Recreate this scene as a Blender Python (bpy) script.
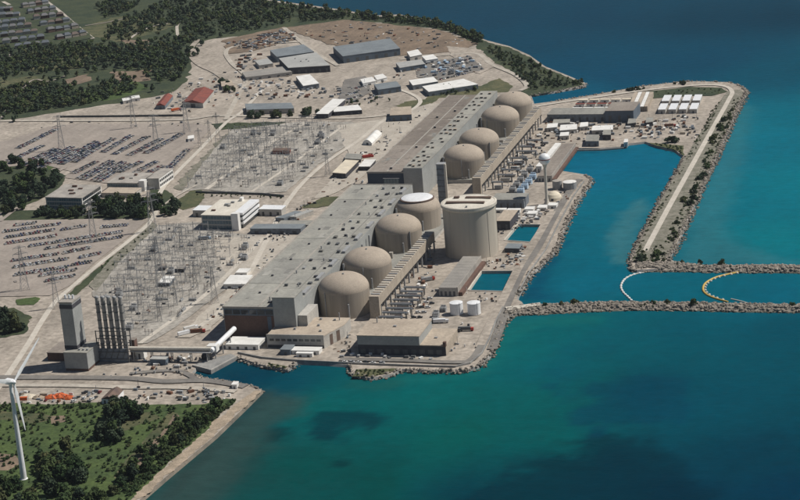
import bpy, bmesh, math, random
import numpy as np
from mathutils import Vector, Matrix, noise
R = math.radians
rnd = random.Random(7)
scene = bpy.context.scene
COL = scene.collection
for o in list(bpy.data.objects): bpy.data.objects.remove(o)

# ------------------------------------------------------------ camera, sky, sun
# axes of the place: X across the station towards the lake, Y along the row of reactors, metres
cd = bpy.data.cameras.new('camera'); cam = bpy.data.objects.new('camera', cd); COL.objects.link(cam)
fw, rt, up = Vector((-.274843, .917538, -.287376)), Vector((.961479, .263651, -.077758)), Vector((-.004421, .297677, .954656))
M4 = Matrix((( rt.x, up.x, -fw.x, 530.13), (rt.y, up.y, -fw.y, -1588.63), (rt.z, up.z, -fw.z, 554.6), (0, 0, 0, 1)))
cam.matrix_world = M4
cd.sensor_width = 36; cd.lens = 89.91; cd.clip_start = 5; cd.clip_end = 30000
scene.camera = cam
SUN_EL, SUN_AZ = R(54), R(66)
w = bpy.data.worlds.new('World'); scene.world = w; w.use_nodes = True
nt = w.node_tree
sky = nt.nodes.new('ShaderNodeTexSky'); sky.sky_type = 'NISHITA'; sky.sun_disc = False
sky.sun_elevation = SUN_EL; sky.sun_rotation = SUN_AZ; sky.altitude = 500; sky.air_density = 1.0; sky.dust_density = .7
nt.links.new(sky.outputs[0], nt.nodes['Background'].inputs[0]); nt.nodes['Background'].inputs[1].default_value = .05
sd = bpy.data.lights.new('sun', 'SUN'); sd.energy = 5.0; sd.angle = R(.5); sd.color = (1, .95, .87)
sun = bpy.data.objects.new('sun', sd); COL.objects.link(sun)
tosun = Vector((math.sin(SUN_AZ) * math.cos(SUN_EL), math.cos(SUN_AZ) * math.cos(SUN_EL), math.sin(SUN_EL)))
sun.rotation_euler = tosun.to_track_quat('Z', 'Y').to_euler(); sun.location = (600, 100, 900)
vs = scene.view_settings; vs.view_transform = 'Standard'; vs.look = 'None'; vs.exposure = -.2; vs.gamma = 1; vs.use_curve_mapping = False

# ------------------------------------------------------------ materials
def lin(c): return tuple((x / 255 / 12.92 if x / 255 <= .04045 else ((x / 255 + .055) / 1.055) ** 2.4) for x in c)
def mat(name, c, c2=None, scale=.15, rough=.85, spec=.3, bump=0, bscale=None, detail=5, metal=0, lo=.35, hi=.65, fine=.12, rand=0, streaks=0):
    """two tones mixed by world-space noise, a finer noise for grain, optional bump and per-object tint"""
    m = bpy.data.materials.new(name); m.use_nodes = True; t = m.node_tree; N, L = t.nodes, t.links
    b = N['Principled BSDF']; b.inputs['Roughness'].default_value = rough; b.inputs['Specular IOR Level'].default_value = spec; b.inputs['Metallic'].default_value = metal
    c2 = c2 or tuple(x * .72 for x in c)
    geo = N.new('ShaderNodeNewGeometry')
    n1 = N.new('ShaderNodeTexNoise'); n1.inputs['Scale'].default_value = scale; n1.inputs['Detail'].default_value = detail; n1.inputs['Roughness'].default_value = .62
    L.new(geo.outputs['Position'], n1.inputs['Vector'])
    rp = N.new('ShaderNodeValToRGB'); rp.color_ramp.elements[0].position = lo; rp.color_ramp.elements[1].position = hi
    rp.color_ramp.elements[0].color = (*c2, 1); rp.color_ramp.elements[1].color = (*c, 1)
    L.new(n1.outputs['Fac'], rp.inputs['Fac'])
    n2 = N.new('ShaderNodeTexNoise'); n2.inputs['Scale'].default_value = scale * 9; n2.inputs['Detail'].default_value = 3
    L.new(geo.outputs['Position'], n2.inputs['Vector'])
    mr = N.new('ShaderNodeMapRange'); mr.inputs[1].default_value = .3; mr.inputs[2].default_value = .7; mr.inputs[3].default_value = 1 - fine; mr.inputs[4].default_value = 1 + fine
    L.new(n2.outputs['Fac'], mr.inputs[0])
    hs = N.new('ShaderNodeHueSaturation'); L.new(rp.outputs[0], hs.inputs['Color']); L.new(mr.outputs[0], hs.inputs['Value'])
    out = hs.outputs[0]
    if streaks:
        mp = N.new('ShaderNodeMapping'); mp.inputs['Scale'].default_value = (.09, .012, .05); L.new(geo.outputs['Position'], mp.inputs[0]); n5 = N.new('ShaderNodeTexNoise'); n5.inputs['Scale'].default_value = 1; n5.inputs['Detail'].default_value = 6; L.new(mp.outputs[0], n5.inputs['Vector'])
        n6 = N.new('ShaderNodeTexNoise'); n6.inputs['Scale'].default_value = .35; n6.inputs['Detail'].default_value = 6; L.new(geo.outputs['Position'], n6.inputs['Vector'])
        ad = N.new('ShaderNodeMath'); ad.operation = 'ADD'; L.new(n5.outputs['Fac'], ad.inputs[0]); L.new(n6.outputs['Fac'], ad.inputs[1])
        r5 = N.new('ShaderNodeMapRange'); r5.inputs[1].default_value = .75; r5.inputs[2].default_value = 1.25; r5.inputs[3].default_value = 1 - streaks; r5.inputs[4].default_value = 1 + streaks * .8; L.new(ad.outputs[0], r5.inputs[0])
        h5 = N.new('ShaderNodeHueSaturation'); L.new(out, h5.inputs['Color']); L.new(r5.outputs[0], h5.inputs['Value']); out = h5.outputs[0]
    if rand:
        oi = N.new('ShaderNodeObjectInfo'); r2 = N.new('ShaderNodeMapRange'); r2.inputs[3].default_value = 1 - rand; r2.inputs[4].default_value = 1 + rand
        L.new(oi.outputs['Random'], r2.inputs[0]); h2 = N.new('ShaderNodeHueSaturation'); L.new(out, h2.inputs['Color']); L.new(r2.outputs[0], h2.inputs['Value'])
        r3 = N.new('ShaderNodeMapRange'); r3.inputs[3].default_value = .5 + rand * .09; r3.inputs[4].default_value = .5 - rand * .09
        L.new(oi.outputs['Random'], r3.inputs[0]); L.new(r3.outputs[0], h2.inputs['Hue']); out = h2.outputs[0]
    L.new(out, b.inputs['Base Color'])
    if bump:
        n3 = N.new('ShaderNodeTexNoise'); n3.inputs['Scale'].default_value = bscale or scale * 6; n3.inputs['Detail'].default_value = 4
        L.new(geo.outputs['Position'], n3.inputs['Vector'])
        bp = N.new('ShaderNodeBump'); bp.inputs['Strength'].default_value = bump; bp.inputs['Distance'].default_value = .5
        L.new(n3.outputs['Fac'], bp.inputs['Height']); L.new(bp.outputs[0], b.inputs['Normal'])
    return m
def streak(name, c, c2, rough=.85, sx=.6, sz=.03):
    """weather-stained wall: noise stretched down the wall"""
    m = mat(name, c, c2, scale=1, rough=rough, lo=.3, hi=.7, fine=.07); t = m.node_tree; N, L = t.nodes, t.links
    geo = next(n for n in N if n.type == 'NEW_GEOMETRY'); n1 = next(n for n in N if n.type == 'TEX_NOISE')
    mp = N.new('ShaderNodeMapping'); mp.inputs['Scale'].default_value = (sx, sx, sz)
    for l in list(n1.inputs['Vector'].links): L.remove(l)
    L.new(geo.outputs['Position'], mp.inputs[0]); L.new(mp.outputs[0], n1.inputs['Vector'])
    return m
def rib(name, c, c2, axis=1, pitch=2.0, rough=.6, spec=.3):
    """profiled sheet: a bump wave plus stains"""
    m = mat(name, c, c2, scale=.06, rough=rough, spec=spec, fine=.08); t = m.node_tree; N, L = t.nodes, t.links
    geo = next(n for n in N if n.type == 'NEW_GEOMETRY'); wv = N.new('ShaderNodeTexWave'); wv.bands_direction = 'XYZ'[axis]
    wv.inputs['Scale'].default_value = 1 / (pitch * 3.18) * .5 * 3.14; wv.inputs['Distortion'].default_value = .2
    L.new(geo.outputs['Position'], wv.inputs['Vector'])
    bp = N.new('ShaderNodeBump'); bp.inputs['Strength'].default_value = .5; bp.inputs['Distance'].default_value = .25
    L.new(wv.outputs['Fac'], bp.inputs['Height']); L.new(bp.outputs[0], N['Principled BSDF'].inputs['Normal'])
    return m
def plain(name, c, rough=.6, spec=.4, metal=0, rand=0): return mat(name, c, tuple(x * .85 for x in c), scale=.4, rough=rough, spec=spec, metal=metal, rand=rand, fine=.06)
MT = dict(
    dirt=mat('dirt', (.41, .36, .305), (.285, .25, .21), scale=.02, detail=12, fine=.24, bump=.3, bscale=.4, streaks=.17),
    gravel=mat('gravel', (.40, .375, .335), (.27, .25, .22), scale=.03, detail=9, fine=.22, bump=.4, bscale=.6, streaks=.17),
    lot=mat('lot', (.345, .30, .26), (.275, .24, .21), scale=.02, detail=8, fine=.1, streaks=.12),
    road=mat('road', (.47, .43, .37), (.38, .34, .29), scale=.05, detail=7, fine=.1, streaks=.12),
    pale=mat('pale_road', (.56, .515, .45), (.47, .43, .37), scale=.05, detail=7, fine=.1),
    asphalt=mat('asphalt', (.225, .21, .19), (.15, .14, .13), scale=.04, detail=7, fine=.1, streaks=.12),
    earth=mat('earth', (.235, .175, .125), (.15, .115, .085), scale=.03, detail=9, fine=.2, bump=.4, bscale=.3, streaks=.17),
    grass=mat('grass', (.082, .118, .034), (.036, .062, .022), scale=.035, detail=9, fine=.3, bump=.6, bscale=.35, hi=.7, lo=.3),
    drygrass=mat('drygrass', (.125, .118, .06), (.05, .065, .03), scale=.04, detail=9, fine=.25, bump=.5, bscale=.3),
    meadow=mat('meadow', (.06, .072, .034), (.028, .043, .023), scale=.03, detail=9, fine=.25, bump=.5, bscale=.3),
    shingle=mat('causeway_gravel', (.26, .24, .20), (.125, .125, .09), scale=.12, detail=9, fine=.3, bump=.4, bscale=.5),
    sand=mat('sand', (.43, .345, .26), (.26, .215, .16), scale=.12, detail=9, fine=.25, bump=.3),
    wetsand=mat('wetsand', (.20, .17, .135), (.10, .095, .08), scale=.06, detail=8, fine=.12),
    rock=mat('rock', (.36, .315, .265), (.12, .11, .095), scale=.3, detail=6, fine=.3),
    concrete=mat('concrete', (.40, .37, .33), (.28, .26, .235), scale=.08, detail=7, fine=.1, streaks=.12),
    quay=mat('quay', (.31, .305, .29), (.21, .21, .205), scale=.08, detail=7, fine=.1, streaks=.12),
    domew=streak('dome_wall_concrete', (.37, .325, .27), (.28, .245, .205), sx=.35, sz=.015),
    domet=mat('dome_top_concrete', (.43, .365, .295), (.33, .28, .23), scale=.09, detail=7, fine=.1, lo=.25, hi=.7),
    vbw=streak('vacuum_wall_concrete', (.52, .475, .40), (.43, .39, .33), sx=.12, sz=.012),
    vbt=mat('vacuum_roof_grey', (.62, .58, .50), (.50, .46, .40), scale=.1),
    capcream=mat('cream_roof_coating', (.68, .64, .56), (.56, .52, .45), scale=.08, detail=7),
    bay=mat('oil_stained_bays', (.255, .23, .205), (.19, .17, .155), scale=.1, detail=8, fine=.2, lo=.3, hi=.7),
    patch=mat('roof_patch', (.24, .235, .215), (.19, .185, .17), scale=.1, fine=.1),
    patchl=mat('roof_patch_light', (.40, .39, .35), (.33, .32, .29), scale=.1, fine=.1),
    white=mat('white_sheet', (.80, .79, .76), (.66, .65, .62), scale=.12, rough=.6, fine=.06),
    cream=mat('cream_sheet', (.72, .64, .50), (.58, .52, .42), scale=.12, rough=.7, fine=.06),
    whitep=plain('white_paint', (.84, .85, .86), .4, .5),
    roofgrey=mat('membrane_roof_grey', (.345, .335, .295), (.27, .265, .24), scale=.035, detail=8, fine=.1, streaks=.12),
    roofgrey2=mat('membrane_roof_dark', (.305, .30, .27), (.235, .23, .21), scale=.035, detail=8, fine=.1, streaks=.12),
    roofline=mat('roof_seam', (.19, .185, .17), scale=.1),
    rooftan=mat('gravel_roof_tan', (.46, .39, .31), (.36, .30, .24), scale=.05, detail=8, fine=.12, streaks=.12),
    roofbrn=mat('roof_brown_grey', (.29, .255, .22), (.23, .20, .175), scale=.03, detail=8, fine=.12, streaks=.12),
    roofbrn2=mat('roof_brown_dark', (.225, .195, .165), (.175, .15, .13), scale=.03, detail=8, fine=.12, streaks=.12),
    clad=rib('grey_cladding', (.36, .37, .36), (.29, .30, .295), axis=0, pitch=1.2),
    cladb=rib('blue_grey_cladding', (.13, .165, .205), (.095, .125, .16), axis=0, pitch=1.2),
    brick=mat('red_brown_brick', (.15, .09, .07), (.105, .066, .055), scale=.1, detail=8, fine=.15),
    darkwall=mat('dark_wall', (.075, .075, .085), (.05, .05, .06), scale=.1),
    lightwall=mat('light_grey_wall', (.48, .46, .42), (.38, .365, .34), scale=.08),
    tanwall=mat('tan_wall', (.44, .38, .305), (.35, .30, .245), scale=.08),
    ribroof=rib('ribbed_grey_roof', (.33, .31, .28), (.26, .245, .225), axis=1, pitch=3.0),
    blueroof=rib('blue_grey_roof', (.22, .245, .26), (.17, .19, .205), axis=0, pitch=2.0),
    palegrey=rib('pale_grey_roof', (.42, .42, .40), (.34, .34, .325), axis=0, pitch=2.0),
    redroof=mat('red_brown_roof', (.25, .075, .055), (.17, .06, .05), scale=.1),
    brownroof=mat('brown_shingle_roof', (.165, .115, .09), (.11, .08, .07), scale=.2),
    glass=mat('blue_glass', (.10, .165, .20), (.06, .11, .14), scale=.3, rough=.12, spec=.6),
    darkglass=mat('dark_glass', (.025, .035, .045), scale=.3, rough=.12, spec=.6),
    steel=mat('galvanised_steel', (.36, .365, .365), (.26, .265, .27), scale=.5, rough=.6),
    dsteel=mat('dark_steel', (.12, .125, .13), (.08, .085, .09), scale=.5, rough=.6),
    bluesteel=mat('blue_grey_steel', (.21, .24, .27), (.13, .15, .175), scale=.3, rough=.6),
    stack=streak('weathered_stack_steel', (.40, .385, .36), (.17, .165, .16), sx=.5, sz=.06, rough=.55),
    rust=mat('rusty_steel', (.22, .10, .06), (.12, .07, .05), scale=.4),
    bark=mat('bark', (.09, .07, .05), scale=1),
    leafd=mat('leaf_dark', (.046, .070, .038), (.023, .039, .025), scale=.25, rough=.8, spec=.15, fine=.4, rand=.32),
    leafm=mat('leaf_mid', (.056, .088, .03), (.027, .048, .02), scale=.25, rough=.8, spec=.15, fine=.4, rand=.32),
    leafs=mat('leaf_scrub', (.07, .098, .038), (.034, .056, .024), scale=.25, rough=.8, spec=.15, fine=.35, rand=.3),
    navy=mat('navy_cladding', (.055, .075, .105), (.04, .055, .08), scale=.1, fine=.08),
    leafo=mat('leaf_olive', (.075, .085, .035), (.036, .05, .022), scale=.25, rough=.8, spec=.15, fine=.4, rand=.3),
    tyre=plain('black_rubber', (.02, .02, .02), .9),
    red=plain('red_paint', (.45, .055, .04), .4), orange=plain('orange_tarp', (.62, .13, .035), .7), yellow=plain('yellow_float', (.60, .40, .10), .6),
    blue=plain('pale_blue_paint', (.46, .60, .74), .4), green=plain('green_paint', (.06, .18, .09), .5),
    boom=plain('pale_boom', (.55, .53, .47), .7),
    poolw=mat('pool_water', (.012, .042, .044), (.008, .03, .034), scale=.05, rough=.25, spec=.2),
)

def wet_rock():
    m = MT['rock']; t = m.node_tree; N, L = t.nodes, t.links; b = N['Principled BSDF']; src = b.inputs['Base Color'].links[0].from_socket
    geo = next(n for n in N if n.type == 'NEW_GEOMETRY'); sp = N.new('ShaderNodeSeparateXYZ'); L.new(geo.outputs['Position'], sp.inputs[0])
    nz_ = N.new('ShaderNodeTexNoise'); nz_.inputs['Scale'].default_value = .3; L.new(geo.outputs['Position'], nz_.inputs['Vector']); ad = N.new('ShaderNodeMath'); ad.operation = 'MULTIPLY_ADD'; ad.inputs[1].default_value = 1.6; L.new(nz_.outputs['Fac'], ad.inputs[0]); L.new(sp.outputs['Z'], ad.inputs[2])
    mr = N.new('ShaderNodeMapRange'); mr.inputs[1].default_value = -1.2; mr.inputs[2].default_value = -.2; mr.inputs[3].default_value = 1; mr.inputs[4].default_value = 0; L.new(ad.outputs[0], mr.inputs[0])
    mx = N.new('ShaderNodeMixRGB'); mx.inputs[2].default_value = (.075, .078, .06, 1); L.new(mr.outputs[0], mx.inputs[0]); L.new(src, mx.inputs[1]); L.new(mx.outputs[0], b.inputs['Base Color'])
wet_rock()   # algae and wet stone at the waterline
# ------------------------------------------------------------ mesh helpers
class MB:
    def __init__(s): s.v, s.f, s.m = [], [], []
    def add(s, vs, fs, mi=0):
        n = len(s.v); s.v += [tuple(p) for p in vs]; s.f += [tuple(i + n for i in q) for q in fs]; s.m += [mi] * len(fs); return s
    def prism(s, pts, z0, z1, mi=0, top=None, bottom=True):
        """closed prism over a plan outline; z1 or z0 may be lists"""
        n = len(pts)
        if sum(pts[i][0] * pts[(i + 1) % n][1] - pts[(i + 1) % n][0] * pts[i][1] for i in range(n)) < 0: pts = pts[::-1]
        s.add([(p[0], p[1], z0) for p in pts] + [(p[0], p[1], z1) for p in pts],
              [(i, (i + 1) % n, n + (i + 1) % n, n + i) for i in range(n)] + ([tuple(range(n - 1, -1, -1))] if bottom else []), mi)
        k = len(s.v) - n; s.f.append(tuple(range(k, k + n))); s.m.append(mi if top is None else top); return s
    def box(s, x0, x1, y0, y1, z0, z1, mi=0, top=None): return s.prism([(x0, y0), (x1, y0), (x1, y1), (x0, y1)], z0, z1, mi, top)
    def bar(s, a, b, t=.3, mi=0, t2=None):
        a, b = Vector(a), Vector(b); d = (b - a).normalized(); q = Vector((0, 0, 1)) if abs(d.z) < .9 else Vector((1, 0, 0))
        x = d.cross(q).normalized(); y = d.cross(x); t2 = t if t2 is None else t2
        vs = [a + x * i * t / 2 + y * j * t / 2 for i, j in ((-1, -1), (1, -1), (1, 1), (-1, 1))] + [b + x * i * t2 / 2 + y * j * t2 / 2 for i, j in ((-1, -1), (1, -1), (1, 1), (-1, 1))]
        return s.add(vs, [(0, 3, 2, 1), (4, 5, 6, 7), (0, 1, 5, 4), (1, 2, 6, 5), (2, 3, 7, 6), (3, 0, 4, 7)], mi)
    def tube(s, a, b, r, r2=None, n=12, mi=0, caps=True):
        a, b = Vector(a), Vector(b); d = (b - a).normalized(); q = Vector((0, 0, 1)) if abs(d.z) < .9 else Vector((1, 0, 0))
        x = d.cross(q).normalized(); y = x.cross(d); r2 = r if r2 is None else r2
        c = [(math.cos(2 * math.pi * i / n), math.sin(2 * math.pi * i / n)) for i in range(n)]
        vs = [a + (x * i + y * j) * r for i, j in c] + [b + (x * i + y * j) * r2 for i, j in c]
        fs = [(i, n + i, n + (i + 1) % n, (i + 1) % n) for i in range(n)]
        if caps: fs += [tuple(range(n)), tuple(range(2 * n - 1, n - 1, -1))]
        return s.add(vs, fs, mi)
    def lathe(s, cx, cy, prof, n=48, mi=0, cap=True):
        k = len(prof); vs = [(cx + r * math.cos(2 * math.pi * i / n), cy + r * math.sin(2 * math.pi * i / n), z) for r, z in prof for i in range(n)]
        fs = [(j * n + i, j * n + (i + 1) % n, (j + 1) * n + (i + 1) % n, (j + 1) * n + i) for j in range(k - 1) for i in range(n)]
        if cap: fs += [tuple(range((k - 1) * n, k * n))]
        return s.add(vs, fs, mi)
    def mesh(s, name, mats, off=(0, 0, 0), smooth=False):
        me = bpy.data.meshes.new(name); me.from_pydata([(x - off[0], y - off[1], z - off[2]) for x, y, z in s.v], [], s.f)
        for m in (mats if isinstance(mats, (list, tuple)) else [mats]): me.materials.append(MT[m] if isinstance(m, str) else m)
        if any(s.m): me.polygons.foreach_set('material_index', s.m)
        if smooth:
            me.polygons.foreach_set('use_smooth', [True] * len(me.polygons))
            try: me.set_sharp_from_angle(angle=R(40))
            except Exception: pass
        me.update(); return me
    def build(s, name, mats, parent=None, smooth=False, loc=None):
        off = parent_loc(parent) if parent is not None else (loc or (0, 0, 0))
        o = bpy.data.objects.new(name, s.mesh(name, mats, off, smooth)); COL.objects.link(o)
        if parent is not None: o.parent = parent
        else: o.location = off
        return o
def parent_loc(p):
    l = Vector((0, 0, 0))
    while p is not None: l = l + p.location; p = p.parent
    return tuple(l)
def tag(o, label=None, cat=None, group=None, kind=None):
    for k, v in (('label', label), ('category', cat), ('group', group), ('kind', kind)):
        if v: o[k] = v
    return o
def thing(name, label, cat, loc, group=None):
    o = bpy.data.objects.new(name, None); COL.objects.link(o); o.location = loc if len(loc) == 3 else (loc[0], loc[1], 0)
    o.empty_display_size = .5
    return tag(o, label, cat, group)
def copy_thing(src, loc, rz=0, sc=1, label=None, group=None):
    def cp(o, par):
        c = o.copy(); COL.objects.link(c); c.parent = par
        for ch in o.children: cp(ch, c)
        return c
    r = cp(src, None); r.location = loc if len(loc) == 3 else (loc[0], loc[1], 0); r.rotation_euler = (0, 0, rz)
    r.scale = (sc, sc, sc) if not isinstance(sc, (tuple, list)) else sc
    if label: r['label'] = label
    if group: r['group'] = group
    return r
def centre(pts): return (sum(p[0] for p in pts) / len(pts), sum(p[1] for p in pts) / len(pts))
def inside(p, poly):
    x, y = p; c = False; j = len(poly) - 1
    for i in range(len(poly)):
        xi, yi = poly[i][0], poly[i][1]; xj, yj = poly[j][0], poly[j][1]
        if (yi > y) != (yj > y) and x < (xj - xi) * (y - yi) / (yj - yi) + xi: c = not c
        j = i
    return c
def rough_edge(poly, step=8, amp=3, seed=0):
    r = random.Random(seed); out = []
    for i in range(len(poly)):
        a, b = Vector(poly[i][:2]), Vector(poly[(i + 1) % len(poly)][:2]); d = b - a; n = max(1, int(d.length / step)); nn = Vector((-d.y, d.x)).normalized() if d.length else Vector((0, 0))
        for k in range(n):
            p = a + d * k / n; q = noise.noise(Vector((p.x * .06, p.y * .06, seed * 3.1))) * amp * 1.6 + r.uniform(-amp, amp) * .5
            out.append((p.x + nn.x * q, p.y + nn.y * q))
    return out
def sheet(name, poly, z, m, holes=()):
    """a flat sheet over an outline with holes, triangulated"""
    bm = bmesh.new(); es = []
    for lp in [poly] + list(holes):
        vs = [bm.verts.new((p[0], p[1], z)) for p in lp]
        es += [bm.edges.new((vs[i], vs[(i + 1) % len(vs)])) for i in range(len(vs))]
    bmesh.ops.triangle_fill(bm, edges=es, use_beauty=True, normal=(0, 0, 1))
    bmesh.ops.recalc_face_normals(bm, faces=bm.faces)
    for f in bm.faces:
        if f.normal.z < 0: f.normal_flip()
    me = bpy.data.meshes.new(name); bm.to_mesh(me); bm.free(); me.materials.append(MT[m])
    o = bpy.data.objects.new(name, me); COL.objects.link(o); o['kind'] = 'structure'; return o
def strip_poly(pts, wd):
    L_, R_ = [], []
    for i, p in enumerate(pts):
        a = Vector(pts[max(0, i - 1)][:2]); b = Vector(pts[min(len(pts) - 1, i + 1)][:2]); d = (b - a).normalized(); n = Vector((-d.y, d.x)) * wd / 2
        L_.append((p[0] + n.x, p[1] + n.y)); R_.append((p[0] - n.x, p[1] - n.y))
    return L_, R_
def road(name, pts, wd, z, m):
    L_, R_ = strip_poly(pts, wd); mb = MB(); n = len(pts)
    mb.add([(x, y, z) for x, y in R_ + L_], [(i, i + 1, n + i + 1, n + i) for i in range(n - 1)])
    o = mb.build(name, m); o['kind'] = 'structure'; return o
def smooth_line(pts, k=4):
    out = []
    for i in range(len(pts) - 1):
        p0, p1, p2, p3 = (Vector(pts[max(0, min(len(pts) - 1, j))][:2]) for j in (i - 1, i, i + 1, i + 2))
        for s_ in range(k):
            t = s_ / k; out.append(tuple(.5 * ((2 * p1) + (p2 - p0) * t + (2 * p0 - 5 * p1 + 4 * p2 - p3) * t * t + (3 * p1 - p0 - 3 * p2 + p3) * t ** 3)))
    out.append(tuple(pts[-1][:2])); return out

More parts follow.
